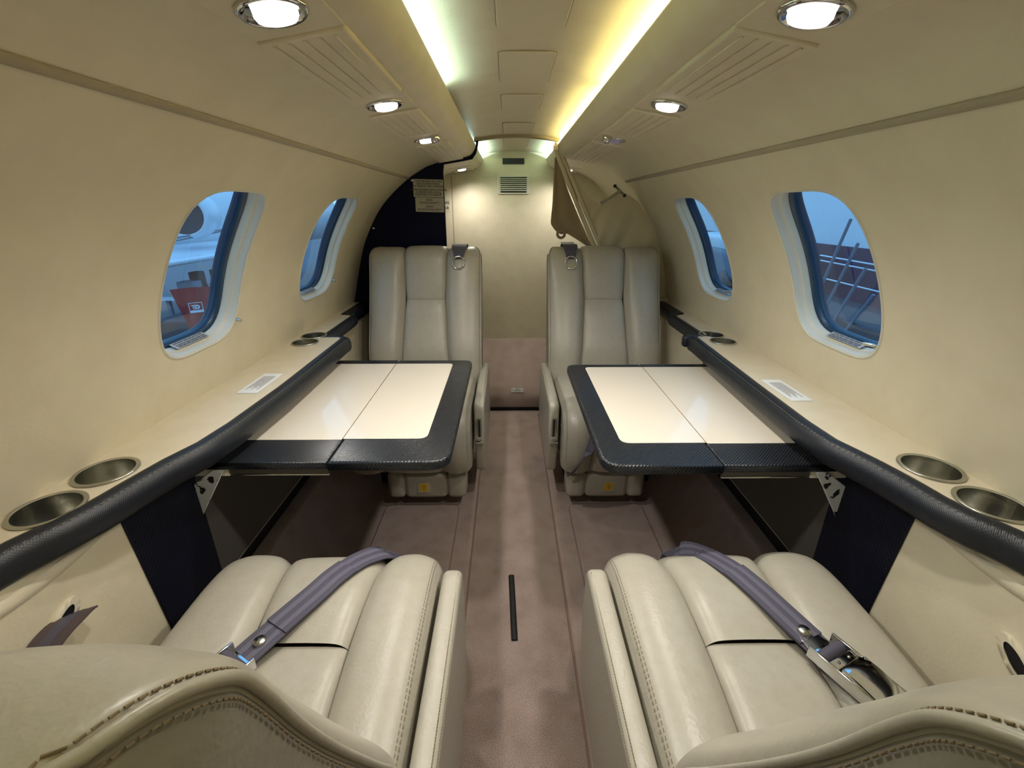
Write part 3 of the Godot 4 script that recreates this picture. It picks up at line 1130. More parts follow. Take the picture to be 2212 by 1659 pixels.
func build_bulkhead_things() -> void:
	var z := -2.60
	# vent grille
	var v := thing("vent_grille", "cream slotted air vent grille on the front bulkhead", "vent", Vector3(0.011, 1.165, z))
	var st := begin()
	slab(st, rect2(-0.085, -0.0475, 0.085, 0.0475, 0.008), 0.006, 0.003, up_xy(0), 3, false)
	obj("frame", st, M.window_white, v)
	st = begin()
	box(st, Vector3(-0.070, -0.039, 0.0055), Vector3(0.070, 0.037, 0.0066))
	obj("recess", st, M.black, v)
	for k in 7:
		st = begin()
		var y := -0.029 + 0.0095 * k
		rbox(st, Vector3(0, y, 0.0078), Vector3(0.071, 0.0024, 0.0022), 0.0012, Transform3D.IDENTITY, 2)
		obj("slat", st, M.window_white, v)
	# dark lit-sign window
	v = thing("sign_window", "small dark rectangular sign window above the vent grille", "sign", Vector3(0.010, 1.2775, z))
	st = begin()
	slab(st, rect2(-0.057, -0.0145, 0.057, 0.0145, 0.002), 0.004, 0.0012, up_xy(0))
	obj("bezel", st, M.black, v)
	st = begin()
	slab(st, rect2(-0.052, -0.011, 0.052, 0.011, 0.001), 0.0012, 0.0004, up_xy(0.0038))
	obj("dark_face", st, M.black, v)
	# sticker left of the door joint
	v = thing("door_sticker", "white sticker with black letters beside the partition edge", "sticker", Vector3(-0.365, 1.06, z))
	st = begin()
	slab(st, rect2(-0.05, -0.034, 0.034, 0.034, 0.002), 0.0012, 0.0, up_xy(0))
	obj("paper", st, M.cream_trim, v)
	words("lettering", "ING", 0.016, Transform3D(Basis.IDENTITY, Vector3(0.010, 0.016, 0.0014)), M.ink, v)
	words("lettering", "AR", 0.016, Transform3D(Basis.IDENTITY, Vector3(0.012, -0.011, 0.0014)), M.ink, v)
	st = begin()
	box(st, Vector3(-0.01, -0.0275, 0.0012), Vector3(0.03, -0.0265, 0.0016))
	obj("rule", st, M.ink_grey, v)
	# nameplate and lock at the right
	v = thing("nameplate", "small grey nameplate above the bulkhead lock", "nameplate", Vector3(0.312, 0.857, z))
	st = begin()
	slab(st, rect2(-0.036, -0.016, 0.036, 0.016, 0.002), 0.002, 0.0006, up_xy(0))
	obj("plate", st, M.grey_metal, v)
	st = begin()
	var rng := RandomNumberGenerator.new()
	rng.seed = 3
	print_rows(st, [[-0.028, 0.028, 0.003, 0.006], [-0.026, 0.024, -0.008, 0.005]], func(q: Vector3) -> Vector3: return Vector3(q.x, q.y, 0.0024), rng)
	tag(obj("print", st, M.placard, v), "", "", "", "stuff")
	v = thing("door_lock", "round steel lock just above the right far seat strap", "lock", Vector3(0.308, 0.793, z))
	st = begin()
	lathe(st, [Vector2(0.020, 0.0), Vector2(0.020, 0.004), Vector2(0.016, 0.010), Vector2(0.009, 0.012), Vector2(0.008, 0.018), Vector2(0.0, 0.018)], 24, Transform3D(Basis(Vector3.RIGHT, PI / 2), Vector3.ZERO))
	obj("rose", st, M.steel, v)
	st = begin()
	box(st, Vector3(-0.0012, -0.004, 0.0175), Vector3(0.0012, 0.004, 0.0186))
	obj("keyhole", st, M.black, v)
	# dark gap and sticker at the carpeted step
	st = begin()
	box(st, Vector3(-0.145, -0.002, -2.30), Vector3(0.145, 0.016, -2.258))
	tag(obj("trim_7", st, M.black), "black gap strip at the foot of the carpeted step", "", "", "structure")
	v = thing("step_sticker", "small white sticker on the carpeted front step", "sticker", Vector3(0.030, 0.114, -2.268))
	v.rotation = Vector3(-0.75, 0, -0.02)
	st = begin()
	slab(st, rect2(-0.0345, -0.013, 0.0345, 0.013, 0.002), 0.002, 0.0005, up_xy(0))
	obj("plate", st, M.placard, v)
	st = begin()
	print_rows(st, [[-0.012, 0.014, 0.002, 0.005], [-0.020, 0.020, -0.007, 0.005], [-0.030, -0.027, -0.005, 0.010], [0.027, 0.030, -0.005, 0.010]], func(q: Vector3) -> Vector3: return Vector3(q.x, q.y, 0.0024), rng)
	tag(obj("print", st, M.ink_grey, v), "", "", "", "stuff")


# =====================================================================
# ledges with cups
# =====================================================================
const EDGE_L := [[1.0, 0.69], [-0.40, 0.684], [-0.455, 0.671], [-0.50, 0.650], [-0.545, 0.635], [-0.60, 0.625], [-0.66, 0.612], [-0.72, 0.592], [-0.80, 0.582], [-1.0, 0.573], [-1.42, 0.573], [-1.432, 0.578], [-1.448, 0.60], [-1.455, 0.648], [-1.76, 0.644], [-1.772, 0.692], [-2.028, 0.70]]
const EDGE_R := [[1.0, 0.69], [-0.40, 0.684], [-0.468, 0.664], [-0.50, 0.645], [-0.535, 0.632], [-0.59, 0.625], [-0.65, 0.612], [-0.72, 0.590], [-0.80, 0.586], [-1.0, 0.592], [-1.42, 0.61], [-1.432, 0.613], [-1.448, 0.625], [-1.455, 0.655], [-1.75, 0.657], [-1.765, 0.690], [-2.028, 0.70]]


func cup_spots(side: int) -> Array:
	return [Vector2(-0.676 if side < 0 else 0.680, -0.528), Vector2(-0.674 if side < 0 else 0.676, -0.625), Vector2(-0.668 if side < 0 else 0.670, -1.372), Vector2(-0.671 if side < 0 else 0.6665, -1.452)]


func build_ledges() -> void:
	for side in [-1, 1]:
		var nm := "left" if side < 0 else "right"
		var edge: Array = EDGE_L if side < 0 else EDGE_R
		var root := thing("side_ledge", "long cream side ledge with cup holes under the %s windows" % nm, "ledge")
		var top := 0.65
		var cups := cup_spots(side)
		var xin := func(z: float) -> float: return lerp_list(edge, z)
		var xout := func(_z: float) -> float: return 0.726
		var st := begin()
		var zs := []
		for e in edge: zs.append(e[0])
		for c in cups:
			zs.append(c.y + 0.0478 if c.y > -1 else c.y + 0.0398)
			zs.append(c.y - 0.0478 if c.y > -1 else c.y - 0.0398)
		zs.sort()
		zs.reverse()
		for i in zs.size() - 1:
			var za: float = zs[i]
			var zb: float = zs[i + 1]
			var zm := (za + zb) / 2
			var skip := false
			for c in cups:
				if absf(c.y - zm) < (0.0478 if c.y > -1 else 0.0398): skip = true
			if skip or za - zb < 1e-5: continue
			quad(st, Vector3(side * xin.call(za - 1e-5), top, za), Vector3(side * xout.call(za), top, za), Vector3(side * xout.call(zb), top, zb), Vector3(side * xin.call(zb + 1e-5), top, zb), 0)
			quad(st, Vector3(side * xin.call(za - 1e-5), top, za), Vector3(side * xin.call(zb + 1e-5), top, zb), Vector3(side * xin.call(zb + 1e-5), top - 0.03, zb), Vector3(side * xin.call(za - 1e-5), top - 0.03, za), 1)
		for c in cups:
			var hz := 0.0478 if c.y > -1 else 0.0398
			ring_cell(st, func(a: float) -> Vector2: return Vector2(absf(c.x) + 0.0385 * cos(a), c.y + 0.0385 * sin(a)), func(a: float, b: float) -> Vector2:
				var z: float = c.y + b * hz
				return Vector2(lerpf(xin.call(z), xout.call(z), (a + 1) / 2), z), func(p: Vector2) -> Vector3: return Vector3(side * p.x, top, p.y), 8, 2, 0, true)
		# underside
		quad(st, Vector3(side * 0.60, top - 0.03, -1.43), Vector3(side * 0.726, top - 0.03, -1.43), Vector3(side * 0.726, top - 0.03, -0.74), Vector3(side * 0.60, top - 0.03, -0.74), 2)
		obj("ledge_top", st, M.ledge, root)
		# padded carbon roll along the aisle edge
		st = begin()
		var path := []
		var z := 0.9
		while z > -1.425:
			path.append(Vector3(side * (lerp_list(edge, z) - 0.010), 0.627, z))
			z -= 0.02
		var sec := PackedVector2Array()
		for i in 16:
			var a := TAU * i / 16
			sec.append(Vector2(0.021 * cos(a), 0.027 * sin(a)))
		sweep(st, path, sec, side > 0)
		rbox(st, Vector3(side * (lerp_list(edge, -1.42) - 0.010), 0.627, -1.425), Vector3(0.0205, 0.0265, 0.022), 0.02)
		obj("padded_roll", st, M.carbon_fine, root)
		st = begin()
		path = []
		z = -1.435
		while z > -2.03:
			path.append(Vector3(side * (0.640 if z > -1.765 else 0.660), 0.630, z))
			z -= 0.02
		sec = PackedVector2Array()
		for i in 16:
			var a := TAU * i / 16
			sec.append(Vector2(0.017 * cos(a), 0.023 * sin(a)))
		sweep(st, path, sec, side > 0)
		rbox(st, Vector3(side * 0.668, 0.640, -1.90), Vector3(0.028, 0.014, 0.125), 0.006)
		rbox(st, Vector3(side * 0.612, 0.632, -1.445), Vector3(0.044, 0.0195, 0.014), 0.010)
		obj("far_roll", st, M.carbon_fine, root)
		# stitched seam on the roll
		st = begin()
		z = -0.40
		while z > -1.40:
			var x := lerp_list(edge, z) - 0.010 - 0.0125
			rbox(st, Vector3(side * x, 0.6495, z), Vector3(0.0006, 0.0004, 0.0028), 0.0003, Transform3D.IDENTITY, 1)
			z -= 0.009
		tag(obj("roll_stitching", st, M.grey_metal, root), "", "", "", "stuff")
		# metal cups, things of their own
		var where := ["nearest the camera", "second from the camera", "third from the camera", "farthest from the camera"]
		for i in 4:
			var c: Vector2 = cups[i]
			var cup := thing("cup_holder", "brushed steel cup holder in the %s ledge, %s" % [nm, where[i]], "cup holder", Vector3(c.x, 0.652, c.y), 0.0, "steel cup holders in the ledges")
			st = begin()
			lathe(st, [Vector2(0.0445, -0.001), Vector2(0.0445, 0.0005), Vector2(0.0435, 0.0014), Vector2(0.0395, 0.0014), Vector2(0.0383, 0.0004)] if i < 2 else [Vector2(0.0405, -0.001), Vector2(0.0405, 0.0005), Vector2(0.0395, 0.0014), Vector2(0.0372, 0.0014), Vector2(0.0363, 0.0004)], 48)
			obj("rim", st, M.steel, cup)
			var r := 0.0383 if i < 2 else 0.0363
			st = begin()
			lathe(st, [Vector2(r, 0.0004), Vector2(r - 0.0005, -0.01), Vector2(r - 0.0008, -0.036), Vector2(r - 0.004, -0.041), Vector2(0.0, -0.042)], 48)
			obj("well", st, M.steel, cup)
	# taped papers on the ledges
	var rng := RandomNumberGenerator.new()
	rng.seed = 12
	for side in [-1, 1]:
		var lab := "white paper label taped on the left ledge beside the table" if side < 0 else "white paper label on the right ledge beside the table"
		var t := thing("ledge_label", lab, "label", Vector3(-0.627 if side < 0 else 0.634, 0.6505, -1.02 if side < 0 else -0.965))
		var st := begin()
		slab(st, rect2(-0.024, -0.065, 0.024, 0.065, 0.001), 0.0006, 0.0, flat_xz(0))
		obj("paper", st, M.paper, t)
		st = begin()
		var rows := []
		for k in 7: rows.append([-0.045, 0.045 - 0.01 * (k % 3), -0.014 + 0.0044 * k, 0.0018])
		print_rows(st, rows, func(q: Vector3) -> Vector3: return Vector3(q.y, 0.0009, q.x), rng)
		tag(obj("print", st, M.ink_grey, t), "", "", "", "stuff")


# =====================================================================
# seats. Local frame: x lateral, +z the way the seat faces, origin on the floor at the hip line
# =====================================================================
const CUSH := [Vector2(-0.03, 0.385), Vector2(0.05, 0.398), Vector2(0.15, 0.408), Vector2(0.25, 0.413), Vector2(0.33, 0.413), Vector2(0.385, 0.404), Vector2(0.416, 0.383), Vector2(0.431, 0.350), Vector2(0.434, 0.30), Vector2(0.426, 0.24), Vector2(0.405, 0.19)]
const BACK := [Vector2(0.012, 0.36), Vector2(0.006, 0.42), Vector2(-0.006, 0.50), Vector2(-0.050, 0.60), Vector2(-0.094, 0.70), Vector2(-0.124, 0.775), Vector2(-0.145, 0.837), Vector2(-0.158, 0.865), Vector2(-0.181, 0.885), Vector2(-0.212, 0.892), Vector2(-0.240, 0.885), Vector2(-0.258, 0.862)]
const REAR := [Vector2(-0.258, 0.862), Vector2(-0.258, 0.80), Vector2(-0.235, 0.70), Vector2(-0.20, 0.58), Vector2(-0.165, 0.45), Vector2(-0.15, 0.33)]


func curve_at(c: Array, t: float) -> Array:       # [point, normal to the front/top]
	var n := c.size() - 1
	var f := clampf(t, 0, 1) * n
	var i := mini(int(f), n - 1)
	var p: Vector2 = c[i].lerp(c[i + 1], f - i)
	var d0: Vector2 = (c[mini(i + 1, n)] - c[maxi(i - 1, 0)]).normalized()
	var d1: Vector2 = (c[mini(i + 2, n)] - c[i]).normalized()
	var d := d0.lerp(d1, f - i).normalized()
	return [p, Vector2(d.y, -d.x)]


func t_where(c: Array, axis: int, value: float) -> float:
	for i in c.size() - 1:
		var a: float = c[i][axis]
		var b: float = c[i + 1][axis]
		if (a - value) * (b - value) <= 0 and a != b:
			return (i + (value - a) / (b - a)) / (c.size() - 1)
	return 1.0


# one upholstered piece: across(t) gives a list of (lateral, puff) points, laid along the curve from t0 to t1
func pad(st: SurfaceTool, c: Array, t0: float, t1: float, across: Callable, a: float, sgn: float, nv: int, end0: float, end1: float) -> void:
	var nu := 24
	grid(st, func(u, v):
		var t := lerpf(t0, t1, v)
		var row: Array = across.call(t)
		var f: float = u * (row.size() - 1)
		var i := mini(int(f), row.size() - 2)
		var q: Vector2 = row[i].lerp(row[i + 1], f - i)
		var cp := curve_at(c, t)
		var edge := 0.0
		if end0 > 0.0: edge += end0 * pow(clampf(1.0 - v * nv / 4.0, 0, 1), 2.0)
		if end1 > 0.0: edge += end1 * pow(clampf(1.0 - (1.0 - v) * nv / 4.0, 0, 1), 2.0)
		var p: Vector2 = cp[0] + cp[1] * sgn * (q.y - edge)
		return Vector3(q.x * a, p.y, p.x)
	, nu, nv, 0, a * sgn < 0)


func smooth_row(pts: Array) -> Array:
	return catmull(pts, 3)


func make_seat(label: String, at: Vector3, turn: float, a: float, far: bool, recline := 0.0) -> Node3D:
	# a: +1 when local +x is the aisle side, lateral l > 0 towards the aisle
	var root := thing("aircraft_seat", label, "seat", at, turn, "four facing cabin seats")
	var cu := catmull(CUSH, 5)
	var lean := func(q: Vector2) -> Vector2: return Vector2(0.0, 0.42) + (q - Vector2(0.0, 0.42)).rotated(recline)
	var bk := catmull(BACK.map(lean), 5)
	var tc := t_where(cu, 0, 0.215)
	var tb := t_where(bk, 1, 0.70)
	# seams of the cushion and of the backrest, lateral against t
	var so := func(t: float) -> float: return lerpf(-0.060, -0.092, clampf((t - 0.15) / 0.45, 0, 1)) - 0.02 * pow(maxf(0, 0.25 - t) * 4, 2)
	var si := func(t: float) -> float: return 0.092 + 0.018 * pow((t - 0.30) / 0.35, 2) if t < 0.65 else 0.110
	var bo := func(t: float) -> float: return -0.084 - 0.030 * pow(maxf(0, tb - t) / tb, 1.3) - 0.010 * clampf((t - tb) / (1 - tb), 0, 1)
	var bi := func(t: float) -> float: return 0.082 + 0.024 * pow(maxf(0, tb - t) / tb, 1.3) + 0.018 * clampf((t - tb) / (1 - tb), 0, 1)
	var pads := func(l0: float, l1: float, h: float) -> Array: return smooth_row([Vector2(l0, -0.010), Vector2(l0 + 0.005, -0.001), Vector2(l0 + 0.020, h * 0.75), Vector2(lerpf(l0, l1, 0.35), h), Vector2(lerpf(l0, l1, 0.65), h), Vector2(l1 - 0.020, h * 0.75), Vector2(l1 - 0.005, -0.001), Vector2(l1, -0.010)])
	var roll := func(l0: float, l1: float, h: float, deep: float) -> Array:   # l0 at the seam, l1 the outer edge
		var s := signf(l1 - l0)
		return smooth_row([Vector2(l0, -0.010), Vector2(l0 + s * 0.006, 0.001), Vector2(l0 + s * 0.026, h * 0.8), Vector2(lerpf(l0, l1, 0.5), h), Vector2(l1 - s * 0.035, h * 0.8), Vector2(l1 - s * 0.014, h * 0.25), Vector2(l1 - s * 0.003, -0.012), Vector2(l1, -0.028), Vector2(l1, -deep)])
	var tall := 0.0
	for q in bk: tall = maxf(tall, q.y)
	var lo := func(t: float) -> float:    # half width of the back, rounded off at the shoulders
		var q: Vector2 = curve_at(bk, t)[0]
		var d := clampf(tall - q.y, 0.0, 0.034) if q.x > -0.20 else 0.0
		return 0.228 - (0.034 - sqrt(0.034 * 0.034 - (0.034 - d) * (0.034 - d))) * 0.62
	var back_roll := func(l0: float, l1: float, h: float) -> Array:
		var s := signf(l1 - l0)
		return smooth_row([Vector2(l0, -0.010), Vector2(l0 + s * 0.006, 0.001), Vector2(l0 + s * 0.026, h * 0.8), Vector2(lerpf(l0, l1, 0.5), h), Vector2(l1 - s * 0.034, h * 0.85), Vector2(l1 - s * 0.012, h * 0.45 + 0.0035), Vector2(l1 - s * 0.003, h * 0.18 + 0.003), Vector2(l1, -0.003)])
	var st := begin()
	pad(st, cu, 0.0, tc, func(t): return pads.call(so.call(t), si.call(t), 0.006), a, -1.0, 14, 0.0, 0.010)
	obj("rear_pad", st, M.leather, root)
	st = begin()
	pad(st, cu, tc, 1.0, func(t): return pads.call(so.call(t), si.call(t), 0.012), a, -1.0, 26, 0.008, 0.0)
	obj("front_pad", st, M.leather, root)
	for e in [-1, 1]:
		st = begin()
		pad(st, cu, 0.0, 1.0, func(t): return roll.call(so.call(t) if e < 0 else si.call(t), 0.213 * e, 0.017, 0.12), a * 1.0, -1.0 if true else 1.0, 34, 0.0, 0.0)
		obj("seat_bolster", st, M.leather, root)
	# box body under the cushion
	st = begin()
	rbox(st, Vector3(0, 0.27, 0.18), Vector3(0.205, 0.105, 0.22), 0.03)
	obj("seat_pan", st, M.leather_shaded, root)
	# backrest
	st = begin()
	pad(st, bk, 0.0, tb, func(t): return pads.call(bo.call(t), bi.call(t), 0.008), a, 1.0, 24, 0.0, 0.014)
	obj("lumbar_pad", st, M.leather, root)
	st = begin()
	pad(st, bk, tb, 1.0, func(t): return pads.call(bo.call(t), bi.call(t), 0.010), a, 1.0, 26, 0.014, 0.0)
	obj("shoulder_pad", st, M.leather, root)
	for e in [-1, 1]:
		st = begin()
		pad(st, bk, 0.0, 1.0, func(t):
			var k := 0.032 * (1.0 - 0.84 * smoothstep(0.35, 0.80, t))
			return back_roll.call(bo.call(t) if e < 0 else bi.call(t), lo.call(t) * e, k), a, 1.0, 60, 0.0, 0.0)
		obj("back_bolster", st, M.leather, root)
	# side panels of the backrest and the rear shell
	var rr := catmull(REAR.map(lean), 5)
	for e in [-1, 1]:
		st = begin()
		grid(st, func(u, v):
			var cp := curve_at(bk, lerpf(0.0, 1.0, v))
			var front: Vector2 = cp[0] - cp[1] * 0.001
			var rp: Vector2 = curve_at(rr, 1.0 - v)[0]
			var q := front.lerp(rp, u)
			return Vector3((lerpf(lo.call(v) - 0.0005, 0.2275, u * u) + 0.004 * sin(u * PI)) * e * a, q.y, q.x)
		, 8, 60, 0, e * a > 0)
		obj("side_panel", st, M.leather_shaded, root)
		# welt along the edge
		st = begin()
		var w := []
		for i in 70:
			var cp := curve_at(bk, i / 69.0)
			var q: Vector2 = cp[0] + cp[1] * 0.002
			w.append(Vector3((lo.call(i / 69.0) + 0.0006) * e * a, q.y, q.x))
		tube(st, w, 0.0030, 8)
		obj("welt", st, M.leather, root)
		st = begin()
		for i in 90:
			for off in [[0.0052, 0.2250], [-0.0055, 0.2296]]:
				var cp := curve_at(bk, (i + 0.5) / 90.0)
				var cp2 := curve_at(bk, (i + 1.15) / 90.0)
				var q: Vector2 = cp[0] + cp[1] * off[0]
				var q2: Vector2 = cp2[0] + cp2[1] * off[0]
				var la: float = lo.call((i + 0.5) / 90.0) - 0.228 + off[1]
				var lb: float = lo.call((i + 1.15) / 90.0) - 0.228 + off[1]
				tube(st, [Vector3(la * e * a, q.y, q.x), Vector3(lb * e * a, q2.y, q2.x)], 0.0007, 4)
		tag(obj("stitching", st, M.stitch, root), "", "", "", "stuff")
	st = begin()
	grid(st, func(u, v):
		var q: Vector2 = curve_at(rr, v)[0]
		var l := lerpf(-0.2275, 0.2275, u)
		return Vector3(l, q.y, q.x - 0.012 * (1 - pow(absf(l) / 0.2275, 4)))
	, 16, 24, 0, false)
	obj("rear_shell", st, M.leather_shaded, root)
	# aisle-side arm: a leather-wrapped panel beside the cushion
	st = begin()
	var ol := rounded([Vector2(-0.10, 0.145), Vector2(0.345, 0.145), Vector2(0.372, 0.30), Vector2(0.365, 0.428), Vector2(-0.10, 0.424)], [0.02, 0.025, 0.06, 0.03, 0.03], 6)
	slab(st, ol, 0.036, 0.011, func(p: Vector3) -> Vector3: return Vector3((0.2225 + p.z) * a, p.y, p.x), 4)
	obj("armrest", st, M.leather, root)
	st = begin()
	for i in 110:
		var z := -0.08 + i * 0.004
		if z > 0.345: break
		tube(st, [Vector3(0.2515 * a, 0.4262, z), Vector3(0.2515 * a, 0.4262, z + 0.0025)], 0.0007, 4)
		tube(st, [Vector3(0.2565 * a, 0.4205, z), Vector3(0.2565 * a, 0.4205, z + 0.0025)], 0.0007, 4)
	tag(obj("arm_stitching", st, M.stitch, root), "", "", "", "stuff")
	st = begin()
	for i in 95:
		var cp := curve_at(cu, 0.08 + i * 0.0085)
		var cp2 := curve_at(cu, 0.08 + i * 0.0085 + 0.005)
		for off in [0.199, 0.203]:
			var q: Vector2 = cp[0] - cp[1] * 0.0035
			var q2: Vector2 = cp2[0] - cp2[1] * 0.0035
			tube(st, [Vector3(off * a, q.y + (0.001 if off < 0.2 else -0.0015), q.x), Vector3(off * a, q2.y + (0.001 if off < 0.2 else -0.0015), q2.x)], 0.0006, 4)
	tag(obj("cushion_stitching", st, M.stitch, root), "", "", "", "stuff")
	# pedestal
	st = begin()
	box(st, Vector3(-0.17, 0.012, -0.12), Vector3(0.17, 0.17, 0.22))
	obj("pedestal", st, M.black, root)
	if far:
		# lever in its slot on the front of the arm
		st = begin()
		var fr := Transform3D(Basis(Vector3.RIGHT, 0.12), Vector3(0.2405 * a, 0.335, 0.3725))
		slab(st, rect2(-0.0075, -0.040, 0.0075, 0.045, 0.003), 0.003, 0.001, in_frame(fr))
		var lv: MeshInstance3D = obj("lever_plate", st, M.grey_metal, root)
		st = begin()
		slab(st, rect2(-0.0028, -0.032, 0.0028, 0.038, 0.001), 0.0012, 0.0, in_frame(fr * Transform3D(Basis.IDENTITY, Vector3(0, 0, 0.0025))))
		obj("slot", st, M.black, lv)
		st = begin()
		tube(st, [fr * Vector3(-0.014, -0.048, 0.012), fr * Vector3(0.014, -0.048, 0.012)], 0.0075, 12)
		tube(st, [fr * Vector3(-0.004, -0.040, 0.0), fr * Vector3(-0.004, -0.044, 0.014)], 0.003, 8)
		tube(st, [fr * Vector3(0.004, -0.040, 0.0), fr * Vector3(0.004, -0.044, 0.014)], 0.003, 8)
		obj("lever", st, M.chrome, lv)
		# quilted leg-rest front below the cushion with a yellow life-vest tag
		for sec in [[-0.095, -0.035], [-0.034, 0.118], [0.119, 0.185]]:
			st = begin()
			rbox(st, Vector3((sec[0] + sec[1]) / 2 * a, 0.112, 0.345), Vector3((sec[1] - sec[0]) / 2, 0.052, 0.045), 0.016, Transform3D.IDENTITY, 3, 0.004)
			obj("legrest_pad", st, M.leather, root)
		st = begin()
		slab(st, rect2(-0.021, -0.021, 0.021, 0.021, 0.001), 0.0012, 0.0, up_xy(0))
		var tg: MeshInstance3D = obj("vest_tag", st, M.placard, root)
		tg.transform = Transform3D(Basis(Vector3.RIGHT, -0.05), Vector3(0.036 * a, 0.112, 0.3955))
		st = begin()
		slab(st, rect2(-0.016, -0.016, 0.016, 0.016, 0.001), 0.0008, 0.0, up_xy(0.0012))
		obj("yellow_field", st, M.yellow, tg)
		st = begin()
		lathe(st, [Vector2(0.0045, 0.0), Vector2(0.0062, 0.0)], 16, Transform3D(Basis(Vector3.RIGHT, PI / 2), Vector3(0, 0.004, 0.0024)), -1)
		box(st, Vector3(-0.0008, -0.010, 0.002), Vector3(0.0008, -0.001, 0.0024))
		obj("tag_symbol", st, M.ink_grey, tg)
		# shoulder strap loop over the top with a chrome ring
		var lx := 0.140 * a
		st = begin()
		var strap := []
		for q in [Vector2(-0.270, 0.862), Vector2(-0.250, 0.899), Vector2(-0.214, 0.908), Vector2(-0.172, 0.903), Vector2(-0.142, 0.882), Vector2(-0.128, 0.856)]:
			strap.append(Vector3(lx, q.y, q.x))
		strap = catmull(strap, 4)
		var ns: int = strap.size() - 1
		grid(st, func(u, v):
			var p: Vector3 = strap[roundi(v * ns)]
			var hw := lerpf(0.031, 0.019, smoothstep(0.55, 1.0, v))
			return p + Vector3(lerpf(-hw, hw, u), 0, 0)
		, 4, ns, 0, false)
		var sp: MeshInstance3D = obj("shoulder_strap", st, M.webbing, root)
		st = begin()
		var ring := []
		for i in 24:
			var an := TAU * i / 24
			var rx := 0.0235 * cos(an)
			var ry := 0.024 * sin(an)
			if ry > 0.008: rx *= 1.05
			ring.append(Vector3(lx + rx, 0.842 + ry, -0.116 - 0.30 * (0.842 + ry - 0.84)))
		tube(st, ring, 0.0034, 8, true)
		obj("strap_ring", st, M.chrome, sp)
	return root


func build_seats() -> void:
	make_seat("near left seat with a grey lap belt across its cream cushion, reclined towards the camera", Vector3(-0.365, 0, -0.286), PI, -1.0, false)
	make_seat("near right seat with the chrome belt buckle lying on its cream cushion", Vector3(0.383, 0, -0.286), PI, 1.0, false, 0.035)
	make_seat("far left seat facing the camera in front of the navy partition", Vector3(-0.362, 0, -1.752), 0.0, 1.0, true)
	make_seat("far right seat facing the camera in front of the curtain", Vector3(0.378, 0, -1.752), 0.0, -1.0, true)


# =====================================================================
# belts on the near seats
# =====================================================================
func ribbon(st: SurfaceTool, path: Array, w: float, thick: float, l0: float, l1: float) -> void:
	# flat strap: path points, band from l0 to l1 (shares of the half width)
	var n := path.size()
	var rows := []
	var side := Vector3.ZERO
	for i in n:
		var d: Vector3 = (path[mini(i + 1, n - 1)] - path[maxi(i - 1, 0)]).normalized()
		var level := Vector3(d.x, 0, d.z)
		if level.length() > 0.35 or side == Vector3.ZERO:
			side = level.cross(Vector3.UP).normalized()
		var up := side.cross(d).normalized()
		rows.append([path[i] + side * w * l0, path[i] + side * w * l0 + up * thick, path[i] + side * w * l1 + up * thick, path[i] + side * w * l1])
	st.set_smooth_group(-1)
	for i in n - 1:
		for k in 4:
			var k2 := (k + 1) % 4
			tri(st, rows[i][k], rows[i][k2], rows[i + 1][k2])
			tri(st, rows[i][k], rows[i + 1][k2], rows[i + 1][k])
	for e in [0, n - 1]:
		tri(st, rows[e][0], rows[e][1], rows[e][2])
		tri(st, rows[e][0], rows[e][2], rows[e][3])


func on_cushion(x: float, f: float, lift: float) -> Vector3:   # point on a near cushion, f metres along its length; past the front it goes down the face
	var cu := catmull(CUSH, 5)
	var t := t_where(cu, 0, f) if f < 0.425 else 0.80 + (f - 0.425) * 2.2
	var cp := curve_at(cu, t)
	var q: Vector2 = cp[0] - cp[1] * lift
	return Vector3(x, q.y, -0.286 - q.x)


